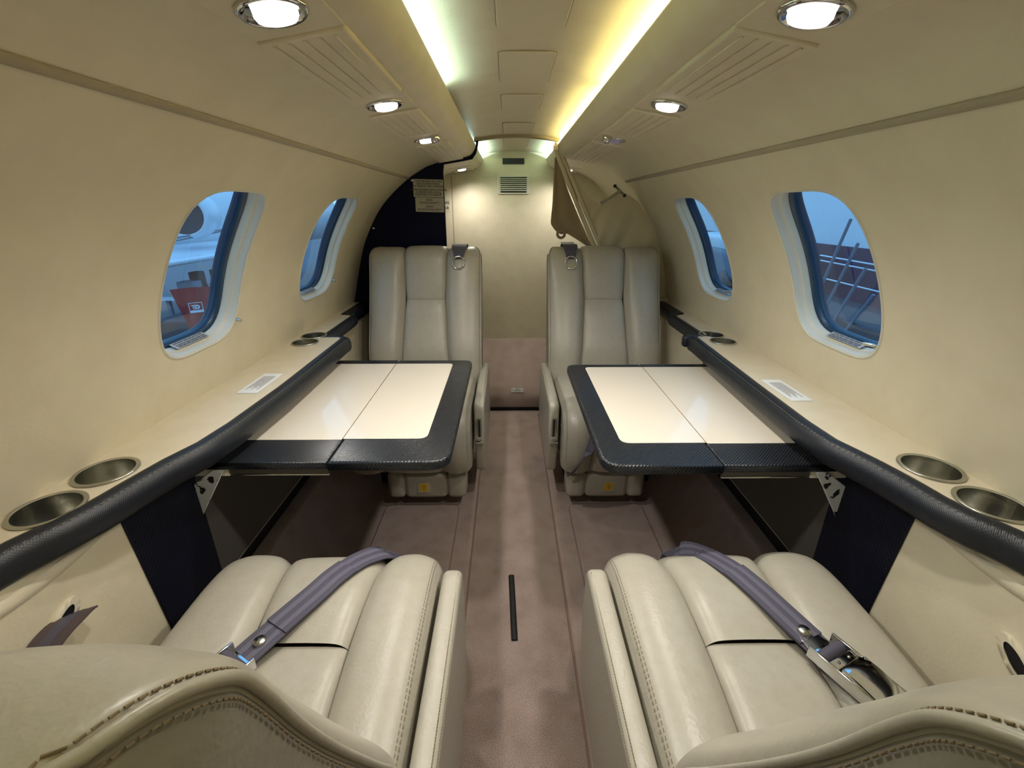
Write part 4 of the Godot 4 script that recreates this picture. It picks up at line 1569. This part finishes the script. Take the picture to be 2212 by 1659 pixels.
func build_belts() -> void:
	for side in [-1, 1]:
		var pts := []
		var flat := []
		if side < 0:
			flat = [Vector2(-0.272, -0.712), Vector2(-0.300, -0.672), Vector2(-0.331, -0.625), Vector2(-0.353, -0.581), Vector2(-0.383, -0.528), Vector2(-0.414, -0.474), Vector2(-0.447, -0.415), Vector2(-0.475, -0.36)]
		else:
			flat = [Vector2(0.333, -0.712), Vector2(0.363, -0.690), Vector2(0.388, -0.640), Vector2(0.410, -0.588), Vector2(0.428, -0.538), Vector2(0.446, -0.490), Vector2(0.467, -0.440), Vector2(0.490, -0.385), Vector2(0.510, -0.34)]
		var sg := 1.0 if side < 0 else -1.0
		for e in [[0.030, 0.50], [0.024, 0.47], [0.016, 0.44], [0.008, 0.418]]:
			pts.append(on_cushion(flat[0].x + sg * e[0], e[1], 0.017))
		for q in flat.slice(1): pts.append(on_cushion(q.x, -q.y - 0.286, 0.017))
		var path := catmull(pts, 5)
		var lab := "grey lap belt laid across the near left seat cushion, buckle half hidden" if side < 0 else "grey lap belt with a large chrome lift buckle on the near right seat cushion"
		var root := thing("lap_belt", lab, "seat belt", Vector3.ZERO, 0.0, "lap belts on the near seats")
		var st := begin()
		ribbon(st, path, 0.0235, 0.0022, -1.0, 1.0)
		var web: MeshInstance3D = obj("webbing", st, M.webbing, root)
		st = begin()
		for b in [[-0.62, -0.22], [0.18, 0.60]]:
			ribbon(st, path, 0.0235, 0.0027, b[0], b[1])
		obj("woven_stripe", st, M.webbing_stripe, web)
		# doubled, sewn end
		var n := path.size()
		var i0 := int(n * 0.47)
		var i1 := int(n * 0.74)
		st = begin()
		var dbl := []
		for i in range(i0, i1): dbl.append(path[i] + Vector3(0, 0.0022, 0))
		ribbon(st, dbl, 0.0238, 0.0028, -1.0, 1.0)
		var de: MeshInstance3D = obj("doubled_end", st, M.webbing, root)
		st = begin()
		for b in [[-0.60, -0.20], [0.20, 0.62]]:
			ribbon(st, dbl, 0.0238, 0.0033, b[0], b[1])
		obj("woven_stripe", st, M.webbing_stripe, de)
		# buckle: frame of its own, x across the belt, y up, z towards the lap end
		var ib := clampi(int(n * 0.80), 0, n - 2)
		var here: Vector3
		var dir: Vector3
		if side < 0:
			here = on_cushion(-0.428, 0.161, 0.016)
			dir = Vector3(-0.50, 0.0, 0.87).normalized()
		else:
			here = on_cushion(0.4605, 0.166, 0.020)
			dir = Vector3(0.40, 0.0, 0.92).normalized()
		var up := Vector3(0, 1, 0)
		var fr := Transform3D(Basis(up.cross(dir).normalized(), up, dir), here)
		var bt := begin()
		# tongue plate, narrow end towards the webbing
		slab(bt, rounded([Vector2(-0.023, -0.020), Vector2(0.023, -0.020), Vector2(0.010, -0.062), Vector2(-0.010, -0.062)], [0.004, 0.004, 0.009, 0.009]), 0.0025, 0.0008, func(p: Vector3) -> Vector3: return fr * Vector3(p.x, p.z + 0.002, p.y))
		obj("tongue_plate", bt, M.chrome, root)
		bt = begin()
		lathe(bt, [Vector2(0.0095, 0.0), Vector2(0.0095, 0.006), Vector2(0.0088, 0.0072), Vector2(0.0, 0.0078)], 24, fr * Transform3D(Basis.IDENTITY, Vector3(0.0, 0.004, -0.052)))
		obj("rivet", bt, M.steel, root)
		bt = begin()
		tube(bt, [fr * Vector3(-0.024, 0.008, -0.012), fr * Vector3(0.024, 0.008, -0.012)], 0.0085, 14)
		obj("webbing_roll", bt, M.webbing, root)
		bt = begin()
		for s in [-1, 1]:
			rbox(bt, Vector3(s * 0.0265, 0.008, 0.024), Vector3(0.0018, 0.010, 0.052), 0.0014, fr, 2)
		rbox(bt, Vector3(0, 0.0035, 0.024), Vector3(0.026, 0.002, 0.050), 0.0012, fr, 2)
		obj("buckle_body", bt, M.chrome, root)
		bt = begin()
		rbox(bt, Vector3(0, 0.012, 0.006), Vector3(0.0245, 0.003, 0.007), 0.0016, fr, 2)
		for s in [-0.011, 0.011]:
			lathe(bt, [Vector2(0.0022, 0.0), Vector2(0.0022, 0.001), Vector2(0.0, 0.0012)], 10, fr * Transform3D(Basis.IDENTITY, Vector3(s, 0.015, 0.006)))
		obj("cross_bar", bt, M.chrome, root)
		bt = begin()
		var lid := fr * Transform3D(Basis(Vector3.RIGHT, 0.14), Vector3(0, 0.017, 0.046))
		grid(bt, func(u, v):
			var x := lerpf(-0.0245, 0.0245, u)
			var z := lerpf(-0.030, 0.036, v)
			var y := 0.0045 - 0.0055 * pow(absf(2 * v - 1), 3) + 0.0010 * (1 - pow(2 * u - 1, 2))
			return lid * Vector3(x, y, z)
		, 16, 20, 0, false)
		for s in [-1, 1]:
			rbox(bt, Vector3(s * 0.0242, -0.002, 0.003), Vector3(0.0012, 0.0045, 0.032), 0.001, lid, 2)
		obj("lift_lever", bt, M.chrome, root)


func build_far_belt() -> void:
	var root := thing("lap_belt", "dark lap belt end hanging over the front of the far right seat cushion", "seat belt", Vector3.ZERO, 0.0, "")
	var st := begin()
	var cu := catmull(CUSH, 5)
	var pts := []
	for e in [[0.33, 0.30], [0.305, 0.40], [0.28, 0.60], [0.262, 0.72], [0.240, 0.83], [0.215, 0.93], [0.20, 1.0]]:
		var cp := curve_at(cu, e[1])
		var q: Vector2 = cp[0] - cp[1] * 0.020
		pts.append(Vector3(e[0], q.y, -1.752 + q.x))
	ribbon(st, catmull(pts, 5), 0.0235, 0.0025, -1.0, 1.0)
	obj("webbing", st, M.webbing, root)


# =====================================================================
# tables
# =====================================================================
func build_tables() -> void:
	for side in [-1, 1]:
		var nm := "left" if side < 0 else "right"
		var xe := 0.139 if side < 0 else 0.167     # aisle edge
		var xi := 0.199 if side < 0 else 0.222     # inlay edge
		var xs := 0.383 if side < 0 else 0.405     # fold
		var xw := 0.635 if side < 0 else 0.64
		var z0 := -0.766 if side < 0 else -0.748
		var z1 := -1.405 if side < 0 else -1.357
		var i0 := -0.862 if side < 0 else -0.838
		var i1 := -1.365 if side < 0 else -1.326
		var y := 0.58
		var root := thing("folding_table", "%s fold-out table with carbon-weave border and cream inlay" % nm, "table")
		var st := begin()
		var fold_gap := 0.0012
		slab(st, rounded([Vector2(side * xe, z0), Vector2(side * xe, z1), Vector2(side * (xs - fold_gap), z1), Vector2(side * (xs - fold_gap), z0)], [0.045, 0.03, 0.0, 0.0], 8), 0.022, 0.005, flat_xz(y - 0.022), 3)
		var la: MeshInstance3D = obj("outer_leaf", st, M.carbon, root)
		st = begin()
		slab(st, rounded([Vector2(side * xi, i0), Vector2(side * xi, i1), Vector2(side * (xs - 0.001), i1), Vector2(side * (xs - 0.001), i0)], [0.022, 0.014, 0.0, 0.0], 6), 0.0012, 0.0005, flat_xz(y - 0.0002))
		obj("inlay", st, M.table_inlay, la)
		st = begin()
		slab(st, rounded([Vector2(side * (xs + fold_gap), z0 - 0.002), Vector2(side * (xs + fold_gap), z1), Vector2(side * xw, z1), Vector2(side * xw, z0 - 0.002)], [0.0], 2), 0.018, 0.003, flat_xz(y - 0.018), 3)
		var lb: MeshInstance3D = obj("inner_leaf", st, M.carbon, root)
		st = begin()
		slab(st, rounded([Vector2(side * (xs + 0.001), i0 + 0.003), Vector2(side * (xs + 0.001), i1), Vector2(side * xw, i1), Vector2(side * xw, i0 + 0.003)], [0.0], 2), 0.0012, 0.0005, flat_xz(y - 0.0002))
		obj("inlay", st, M.table_inlay, lb)
		st = begin()
		var edge := []
		for i in 40:
			var t := i / 39.0
			edge.append(Vector3(side * xs, y + 0.0004, lerpf(i0, i1, t)))
		tube(st, edge, 0.0011, 5)
		obj("fold_edge", st, M.edge_gum, root)
		# support rail and chrome bead under the inner leaf
		st = begin()
		box(st, Vector3(side * (xs + 0.004), y - 0.033, z1 + 0.03), Vector3(side * xw, y - 0.019, z0 - 0.010))
		obj("support_rail", st, M.dark_panel, root)
		st = begin()
		tube(st, [Vector3(side * (xs + 0.002), y - 0.034, z0 - 0.010), Vector3(side * xw, y - 0.034, z0 - 0.010)], 0.0022, 8)
		obj("rail_bead", st, M.chrome, root)
		st = begin()
		box(st, Vector3(side * 0.585, y - 0.034, z0 - 0.014), Vector3(side * 0.66, y - 0.019, z0 - 0.006))
		obj("rail_end", st, M.window_white, root)
		# worn white bracket under the wall end
		st = begin()
		slab(st, PackedVector2Array([Vector2(side * 0.575, y - 0.020), Vector2(side * 0.592, y - 0.020), Vector2(side * 0.655, 0.455), Vector2(side * 0.6575, 0.52), Vector2(side * 0.60, y - 0.034)]) if false else PackedVector2Array([Vector2(side * 0.590, y - 0.018), Vector2(side * 0.612, y - 0.018), Vector2(side * 0.657, 0.530), Vector2(side * 0.657, 0.455), Vector2(side * 0.648, 0.470)]), 0.004, 0.001, up_xy(z0 - 0.004))
		tag(obj("support_bracket", st, M.bracket_white, root), "worn white metal bracket with dark chips")


# =====================================================================
# curtain at the right of the partition opening
# =====================================================================
func on_poly(p: Array, t: float) -> Vector2:
	var total := 0.0
	for i in p.size() - 1: total += p[i].distance_to(p[i + 1])
	var d := t * total
	for i in p.size() - 1:
		var l: float = p[i].distance_to(p[i + 1])
		if d <= l or i == p.size() - 2:
			return p[i].lerp(p[i + 1], clampf(d / l, 0, 1))
		d -= l
	return p[-1]


func build_curtain() -> void:
	var root := thing("curtain", "beige fabric curtain pulled aside behind the far right seat", "curtain")
	var tp := [Vector2(0.196, 1.262), Vector2(0.235, 1.205), Vector2(0.30, 1.125), Vector2(0.345, 1.082), Vector2(0.378, 1.066), Vector2(0.42, 1.10), Vector2(0.455, 1.118), Vector2(0.50, 1.100), Vector2(0.545, 1.072), Vector2(0.588, 1.018), Vector2(0.634, 0.958), Vector2(0.672, 0.89), Vector2(0.702, 0.80), Vector2(0.732, 0.69)]
	var bt := [Vector2(0.196, 1.255), Vector2(0.25, 1.14), Vector2(0.31, 1.03), Vector2(0.37, 0.92), Vector2(0.42, 0.82), Vector2(0.47, 0.70), Vector2(0.52, 0.62), Vector2(0.60, 0.60), Vector2(0.733, 0.60)]
	var st := begin()
	grid(st, func(u, v):
		var a := on_poly(tp, u)
		var b := on_poly(bt, u)
		var q := a.lerp(b, v)
		var fold: float = 0.016 * sin(u * 30.0 + v * 1.5) * smoothstep(0.2, 0.7, u) * (0.25 + 0.75 * v) + 0.007 * sin(u * 67.0 - v) * v
		return Vector3(q.x, q.y, -2.082 + fold + 0.02 * sin(u * PI))
	, 90, 24, 0, false)
	obj("cloth", st, M.fabric, root)
	# darker inner flap left of the hem
	st = begin()
	var fl := [Vector2(0.178, 1.245), Vector2(0.176, 1.16), Vector2(0.174, 1.07), Vector2(0.168, 0.985), Vector2(0.190, 0.955), Vector2(0.215, 0.940), Vector2(0.243, 0.944), Vector2(0.30, 0.912), Vector2(0.372, 0.868)]
	var hm := [Vector2(0.183, 1.25), Vector2(0.24, 1.12), Vector2(0.30, 1.00), Vector2(0.372, 0.866)]
	grid(st, func(u, v):
		var q := on_poly(fl, u).lerp(on_poly(hm, u), v)
		return Vector3(q.x, q.y, -2.09 + 0.006 * sin(v * 9.0 + u * 3.0))
	, 40, 10, 0, false)
	var flap: MeshInstance3D = obj("lining_flap", st, M.fabric_brown, root)
	st = begin()
	lathe(st, [Vector2(0.010, -0.001), Vector2(0.022, -0.001), Vector2(0.022, 0.003), Vector2(0.010, 0.003)], 24, Transform3D(Basis(Vector3.RIGHT, PI / 2), Vector3(0.216, 0.942, -2.080)))
	obj("tie_tab", st, M.fabric_brown, flap)
	for h in [[Vector3(0.182, 1.272, -2.072), Vector3(0.24, 1.147, -2.072), Vector3(0.31, 1.005, -2.072), Vector3(0.40, 0.825, -2.072), 0.0095], [Vector3(0.199, 1.268, -2.066), Vector3(0.26, 1.147, -2.062), Vector3(0.332, 1.005, -2.060), Vector3(0.428, 0.815, -2.060), 0.0085]]:
		st = begin()
		tube(st, catmull([h[0], h[1], h[2], h[3]], 8), h[4], 10)
		obj("hem_roll", st, M.fabric, root)
	# carrier clip at the top of the hem
	st = begin()
	rbox(st, Vector3(0.176, 1.276, -2.030), Vector3(0.011, 0.010, 0.008), 0.003)
	rbox(st, Vector3(0.176, 1.290, -2.030), Vector3(0.006, 0.008, 0.006), 0.002)
	obj("carrier_clip", st, M.cream_trim, root)
	# chrome hook rod over the cloth
	var hook := thing("curtain_hook", "chrome swing hook holding the curtain at the right arch", "hook")
	st = begin()
	tube(st, [Vector3(0.452, 1.117, -2.02), Vector3(0.412, 1.093, -2.00), Vector3(0.366, 1.068, -1.985)], 0.0062, 12)
	obj("arm", st, M.chrome, hook)
	st = begin()
	tube(st, [Vector3(0.428, 1.135, -2.03), Vector3(0.472, 1.098, -2.03)], 0.005, 10)
	obj("mount", st, M.grey_metal, hook)
	for q in [Vector3(0.428, 1.135, -2.03), Vector3(0.472, 1.098, -2.03)]:
		st = begin()
		rbox(st, q, Vector3(0.006, 0.006, 0.006), 0.003)
		obj("mount_cap", st, M.black, hook)


# =====================================================================
# other small things
# =====================================================================
func build_small_things() -> void:
	# belt outlets in the side lining beside the near seats
	for side in [-1, 1]:
		var nm := "left" if side < 0 else "right"
		var root := thing("belt_outlet", "cream recessed belt outlet in the %s side lining by the near seat" % nm, "belt outlet", Vector3(side * 0.66, 0.499 if side < 0 else 0.487, -0.470 if side < 0 else -0.408)) 
		root.rotation.x = 0.62
		var st := begin()
		var to := func(p: Vector3) -> Vector3: return Vector3(-side * p.z, p.y, p.x)
		ring_cell(st, func(a: float) -> Vector2: return Vector2(0.024 * cos(a), 0.009 * sin(a)), func(a: float, b: float) -> Vector2:
			var q := Vector2(a, b).normalized()
			return Vector2(0.036 * q.x, 0.0165 * q.y), func(p: Vector2) -> Vector3: return Vector3(-side * 0.005, p.y, p.x), 8, 1, 0)
		lathe(st, [Vector2(1.0, 0.0), Vector2(1.0, 1.0)], 32, Transform3D(Basis(Vector3(0, 0, 0.036), Vector3(-side * 0.005, 0, 0), Vector3(0, 0.0165, 0)), Vector3.ZERO))
		obj("bezel", st, M.cream_trim, root)
		st = begin()
		lathe(st, [Vector2(0.0, 0.0), Vector2(1.0, 0.0)], 32, Transform3D(Basis(Vector3(0, 0, 0.0245), Vector3(-side * 0.006, 0, 0), Vector3(0, 0.0095, 0)), Vector3(-side * 0.003, 0, 0)), -1)
		obj("slot", st, M.black, root)
	var belt := thing("loose_belt", "mauve-grey belt webbing hanging from the left wall outlet", "seat belt")
	var st2 := begin()
	var pth := catmull([Vector3(-0.653, 0.495, -0.490), Vector3(-0.642, 0.508, -0.468), Vector3(-0.636, 0.510, -0.430), Vector3(-0.634, 0.492, -0.385), Vector3(-0.632, 0.465, -0.345), Vector3(-0.63, 0.42, -0.31)], 5)
	ribbon(st2, pth, 0.021, 0.003, -1.0, 1.0)
	obj("webbing", st2, M.webbing_brown, belt)
	st2 = begin()
	ribbon(st2, pth, 0.021, 0.0036, -0.35, 0.35)
	obj("fold", st2, M.webbing, belt)
	# solid black strip put in for a blurred dark streak on the carpet
	var strap := thing("floor_streak", "slim black streak running lengthwise on the aisle carpet", "strap", Vector3(-0.006, 0.0, -0.83))
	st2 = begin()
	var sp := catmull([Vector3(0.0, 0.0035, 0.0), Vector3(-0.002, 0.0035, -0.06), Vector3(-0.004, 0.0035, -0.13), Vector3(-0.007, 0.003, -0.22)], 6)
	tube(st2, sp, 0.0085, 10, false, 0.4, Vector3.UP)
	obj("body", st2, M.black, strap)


# =====================================================================
# outside the windows
# =====================================================================
func capsule(st: SurfaceTool, a: Vector3, b: Vector3, r: float, seg := 20) -> void:
	var d := (b - a).normalized()
	var x := d.cross(Vector3.UP if absf(d.y) < 0.9 else Vector3.RIGHT).normalized()
	var z := x.cross(d)
	var l := a.distance_to(b)
	var pr := []
	for i in 9:
		var an := -PI / 2 + PI / 2 * i / 8
		pr.append(Vector2(r * cos(an), r * sin(an)))
	for i in 9:
		var an := PI / 2 * i / 8
		pr.append(Vector2(r * cos(an), l + r * sin(an)))
	lathe(st, pr, seg, Transform3D(Basis(x, d, z), a))


func build_outside() -> void:
	var st := begin()
	slab(st, PackedVector2Array([Vector2(-40, 20), Vector2(40, 20), Vector2(40, -60), Vector2(-40, -60)]), 0.1, 0.0, flat_xz(-1.30))
	tag(obj("hangar_floor", st, M.out_ground), "grey hangar floor seen through the cabin windows", "floor", "", "structure")
	# white aircraft on the left
	var p := thing("parked_aircraft", "white aircraft parked outside the near left window", "aircraft", Vector3(-7.2, 0, -9.4))
	st = begin()
	capsule(st, Vector3(-1.6, 0.85, 6.0), Vector3(-0.4, 0.85, -9.0), 0.95, 28)
	obj("fuselage", st, M.out_white, p)
	st = begin()
	lathe(st, [Vector2(0.30, -0.9), Vector2(0.42, -0.5), Vector2(0.46, 0.1), Vector2(0.43, 0.6), Vector2(0.36, 0.75), Vector2(0.33, 0.62)], 28, Transform3D(Basis(Vector3(0, 1, 0), Vector3(0.35, 0, 0.94).normalized(), Vector3(0.94, 0, -0.35).normalized()), Vector3(0.9, 0.92, -0.1)))
	var nac: MeshInstance3D = obj("engine_nacelle", st, M.out_white, p)
	st = begin()
	lathe(st, [Vector2(0.345, 0.66), Vector2(0.0, 0.60)], 28, Transform3D(Basis(Vector3(0, 1, 0), Vector3(0.35, 0, 0.94).normalized(), Vector3(0.94, 0, -0.35).normalized()), Vector3(0.9, 0.92, -0.1)))
	obj("intake", st, M.out_dark, nac)
	st = begin()
	slab(st, PackedVector2Array([Vector2(-1.0, 1.6), Vector2(2.0, 2.4), Vector2(2.0, -2.2), Vector2(-1.0, -3.4)]), 0.09, 0.03, flat_xz(0.20))
	obj("wing", st, M.out_white, p)
	for k in 2:
		st = begin()
		tube(st, [Vector3(1.2, 0.48 + 0.05 * k, 1.2), Vector3(1.2, 0.66 + 0.02 * k, -1.4)], 0.014, 8)
		obj("panel_line", st, M.out_mid, p)
	# workbench and clutter below the wing
	var bench := thing("work_bench", "cluttered pale workbench outside the near left window", "workbench", Vector3(-5.4, -1.2, -8.0))
	st = begin()
	box(st, Vector3(-0.5, 0.80, -1.2), Vector3(0.4, 0.86, 0.5))
	obj("bench_top", st, M.out_white, bench)
	for q in [Vector3(-0.4, 0, -1.1), Vector3(0.3, 0, -1.1), Vector3(-0.4, 0, 0.4), Vector3(0.3, 0, 0.4)]:
		st = begin()
		box(st, q + Vector3(-0.03, 0, -0.03), q + Vector3(0.03, 0.8, 0.03))
		obj("leg", st, M.out_mid, bench)
	for b in [[-0.30, -0.95, 0.10, 0.14, 0.12, "out_dark", "dark equipment box at the far end of the outside workbench"], [-0.05, -0.62, 0.12, 0.07, 0.14, "out_mid", "low grey equipment box on the outside workbench"], [-0.25, -0.25, 0.09, 0.16, 0.10, "out_dark", "tall dark equipment box in the middle of the outside workbench"], [0.15, -0.20, 0.13, 0.05, 0.13, "out_white", "flat white box on the outside workbench"], [-0.10, 0.22, 0.14, 0.11, 0.12, "out_mid", "grey equipment box at the near end of the outside workbench"]]:
		st = begin()
		rbox(st, Vector3(-5.4 + b[0], -0.338 + b[3], -8.0 + b[1]), Vector3(b[2], b[3], b[4]), 0.02)
		tag(obj("equipment_box", st, M[b[5]]), b[6], "box", "boxes on the outside workbench")
	var cart := thing("dark_cart", "dark equipment cart outside the near left window", "cart", Vector3(-4.6, -1.2, -6.7))
	st = begin()
	rbox(st, Vector3(0, 0.45, 0), Vector3(0.4, 0.33, 0.55), 0.04)
	obj("cabinet", st, M.out_dark, cart)
	for q in [Vector3(-0.3, 0.06, -0.4), Vector3(0.3, 0.06, -0.4), Vector3(-0.3, 0.06, 0.4), Vector3(0.3, 0.06, 0.4)]:
		st = begin()
		lathe(st, [Vector2(0.0, -0.02), Vector2(0.06, -0.02), Vector2(0.06, 0.02), Vector2(0.0, 0.02)], 16, Transform3D(Basis(Vector3.BACK, PI / 2), q))
		obj("wheel", st, M.out_dark, cart)
	# red engine cover with its white square emblem
	var red := thing("red_cover", "red protective cover with a white square emblem outside the near left window", "cover", Vector3(-3.0, 0.19, -4.24))
	red.rotation.y = 0.62
	st = begin()
	grid(st, func(u, v):
		var w := lerpf(0.165, 0.115, v)
		return Vector3(lerpf(-w, w, u) + 0.03 * v, lerpf(0.16, -0.26, v), 0.03 * sin(u * PI) + 0.008 * sin(u * 14 + v * 4))
	, 24, 20, 0, false)
	grid(st, func(u, v):
		var w := lerpf(0.165, 0.115, v)
		return Vector3(lerpf(-w, w, u) + 0.03 * v, lerpf(0.16, -0.26, v), -0.04 * sin(u * PI))
	, 12, 8, 0, true)
	obj("cloth", st, M.out_red, red)
	st = begin()
	for b in [[-0.055, 0.045, 0.055, 0.050], [-0.055, -0.045, 0.055, -0.040], [-0.055, -0.045, -0.050, 0.05], [0.05, -0.045, 0.055, 0.05], [-0.035, 0.020, 0.0, 0.028], [-0.030, 0.004, 0.0, 0.012], [-0.025, -0.012, 0.0, -0.004], [-0.05, -0.040, 0.05, -0.022]]:
		box(st, Vector3(b[0], b[1] - 0.02, 0.042), Vector3(b[2], b[3] - 0.02, 0.044))
	lathe(st, [Vector2(0.009, 0.0), Vector2(0.022, 0.0)], 6, Transform3D(Basis(Vector3.RIGHT, PI / 2), Vector3(0.012, -0.012, 0.044)), -1)
	obj("emblem", st, M.out_white, red)
	# hangar wall and access stand on the right
	var w2 := begin()
	box(w2, Vector3(9.0, -1.2, -34.0), Vector3(9.2, 6.0, 10.0))
	tag(obj("hangar_wall", w2, M.out_white), "pale hangar wall outside the right windows", "wall", "", "structure")
	st = begin()
	box(st, Vector3(8.9, -1.2, -34.0), Vector3(9.0, 0.10, 10.0))
	tag(obj("hangar_dado", st, M.out_purple), "dark purple band along the foot of the hangar wall", "wall", "", "structure")
	var stand := thing("access_stand", "tubular access stand outside the near right window", "access stand", Vector3(5.0, -1.2, -6.8))
	for k in 4:
		st = begin()
		var z := -0.25 + k * 0.27
		tube(st, [Vector3(0.0, 0.2, z - 0.34), Vector3(0.0, 2.1 - 0.32 * k, z + 0.16)], 0.022, 8)
		obj("stair_rail", st, M.out_mid, stand)
	for y in [1.15, 1.42, 1.50]:
		st = begin()
		tube(st, [Vector3(0.3, y, -1.0), Vector3(0.3, y - 0.03, 1.1)], 0.012, 8)
		obj("hand_rail", st, M.out_white, stand)
	st = begin()
	rbox(st, Vector3(0.4, 0.35, 0.0), Vector3(0.4, 0.35, 1.3), 0.05)
	obj("base_box", st, M.out_dark, stand)
	var van := thing("service_vehicle", "glossy pale service vehicle outside the far right window", "vehicle", Vector3(7.0, -1.2, -14.5))
	st = begin()
	rbox(st, Vector3(0, 0.75, 0), Vector3(0.8, 0.45, 2.4), 0.2)
	obj("body", st, M.out_mid, van)
	st = begin()
	rbox(st, Vector3(-0.02, 1.28, 0.2), Vector3(0.72, 0.22, 1.6), 0.12)
	obj("cab", st, M.out_white, van)
	for q in [Vector3(-0.75, 0.3, -1.5), Vector3(-0.75, 0.3, 1.5)]:
		st = begin()
		lathe(st, [Vector2(0.0, -0.1), Vector2(0.28, -0.1), Vector2(0.3, 0.0), Vector2(0.28, 0.1), Vector2(0.0, 0.1)], 20, Transform3D(Basis(Vector3.BACK, PI / 2), q))
		obj("wheel", st, M.out_dark, van)
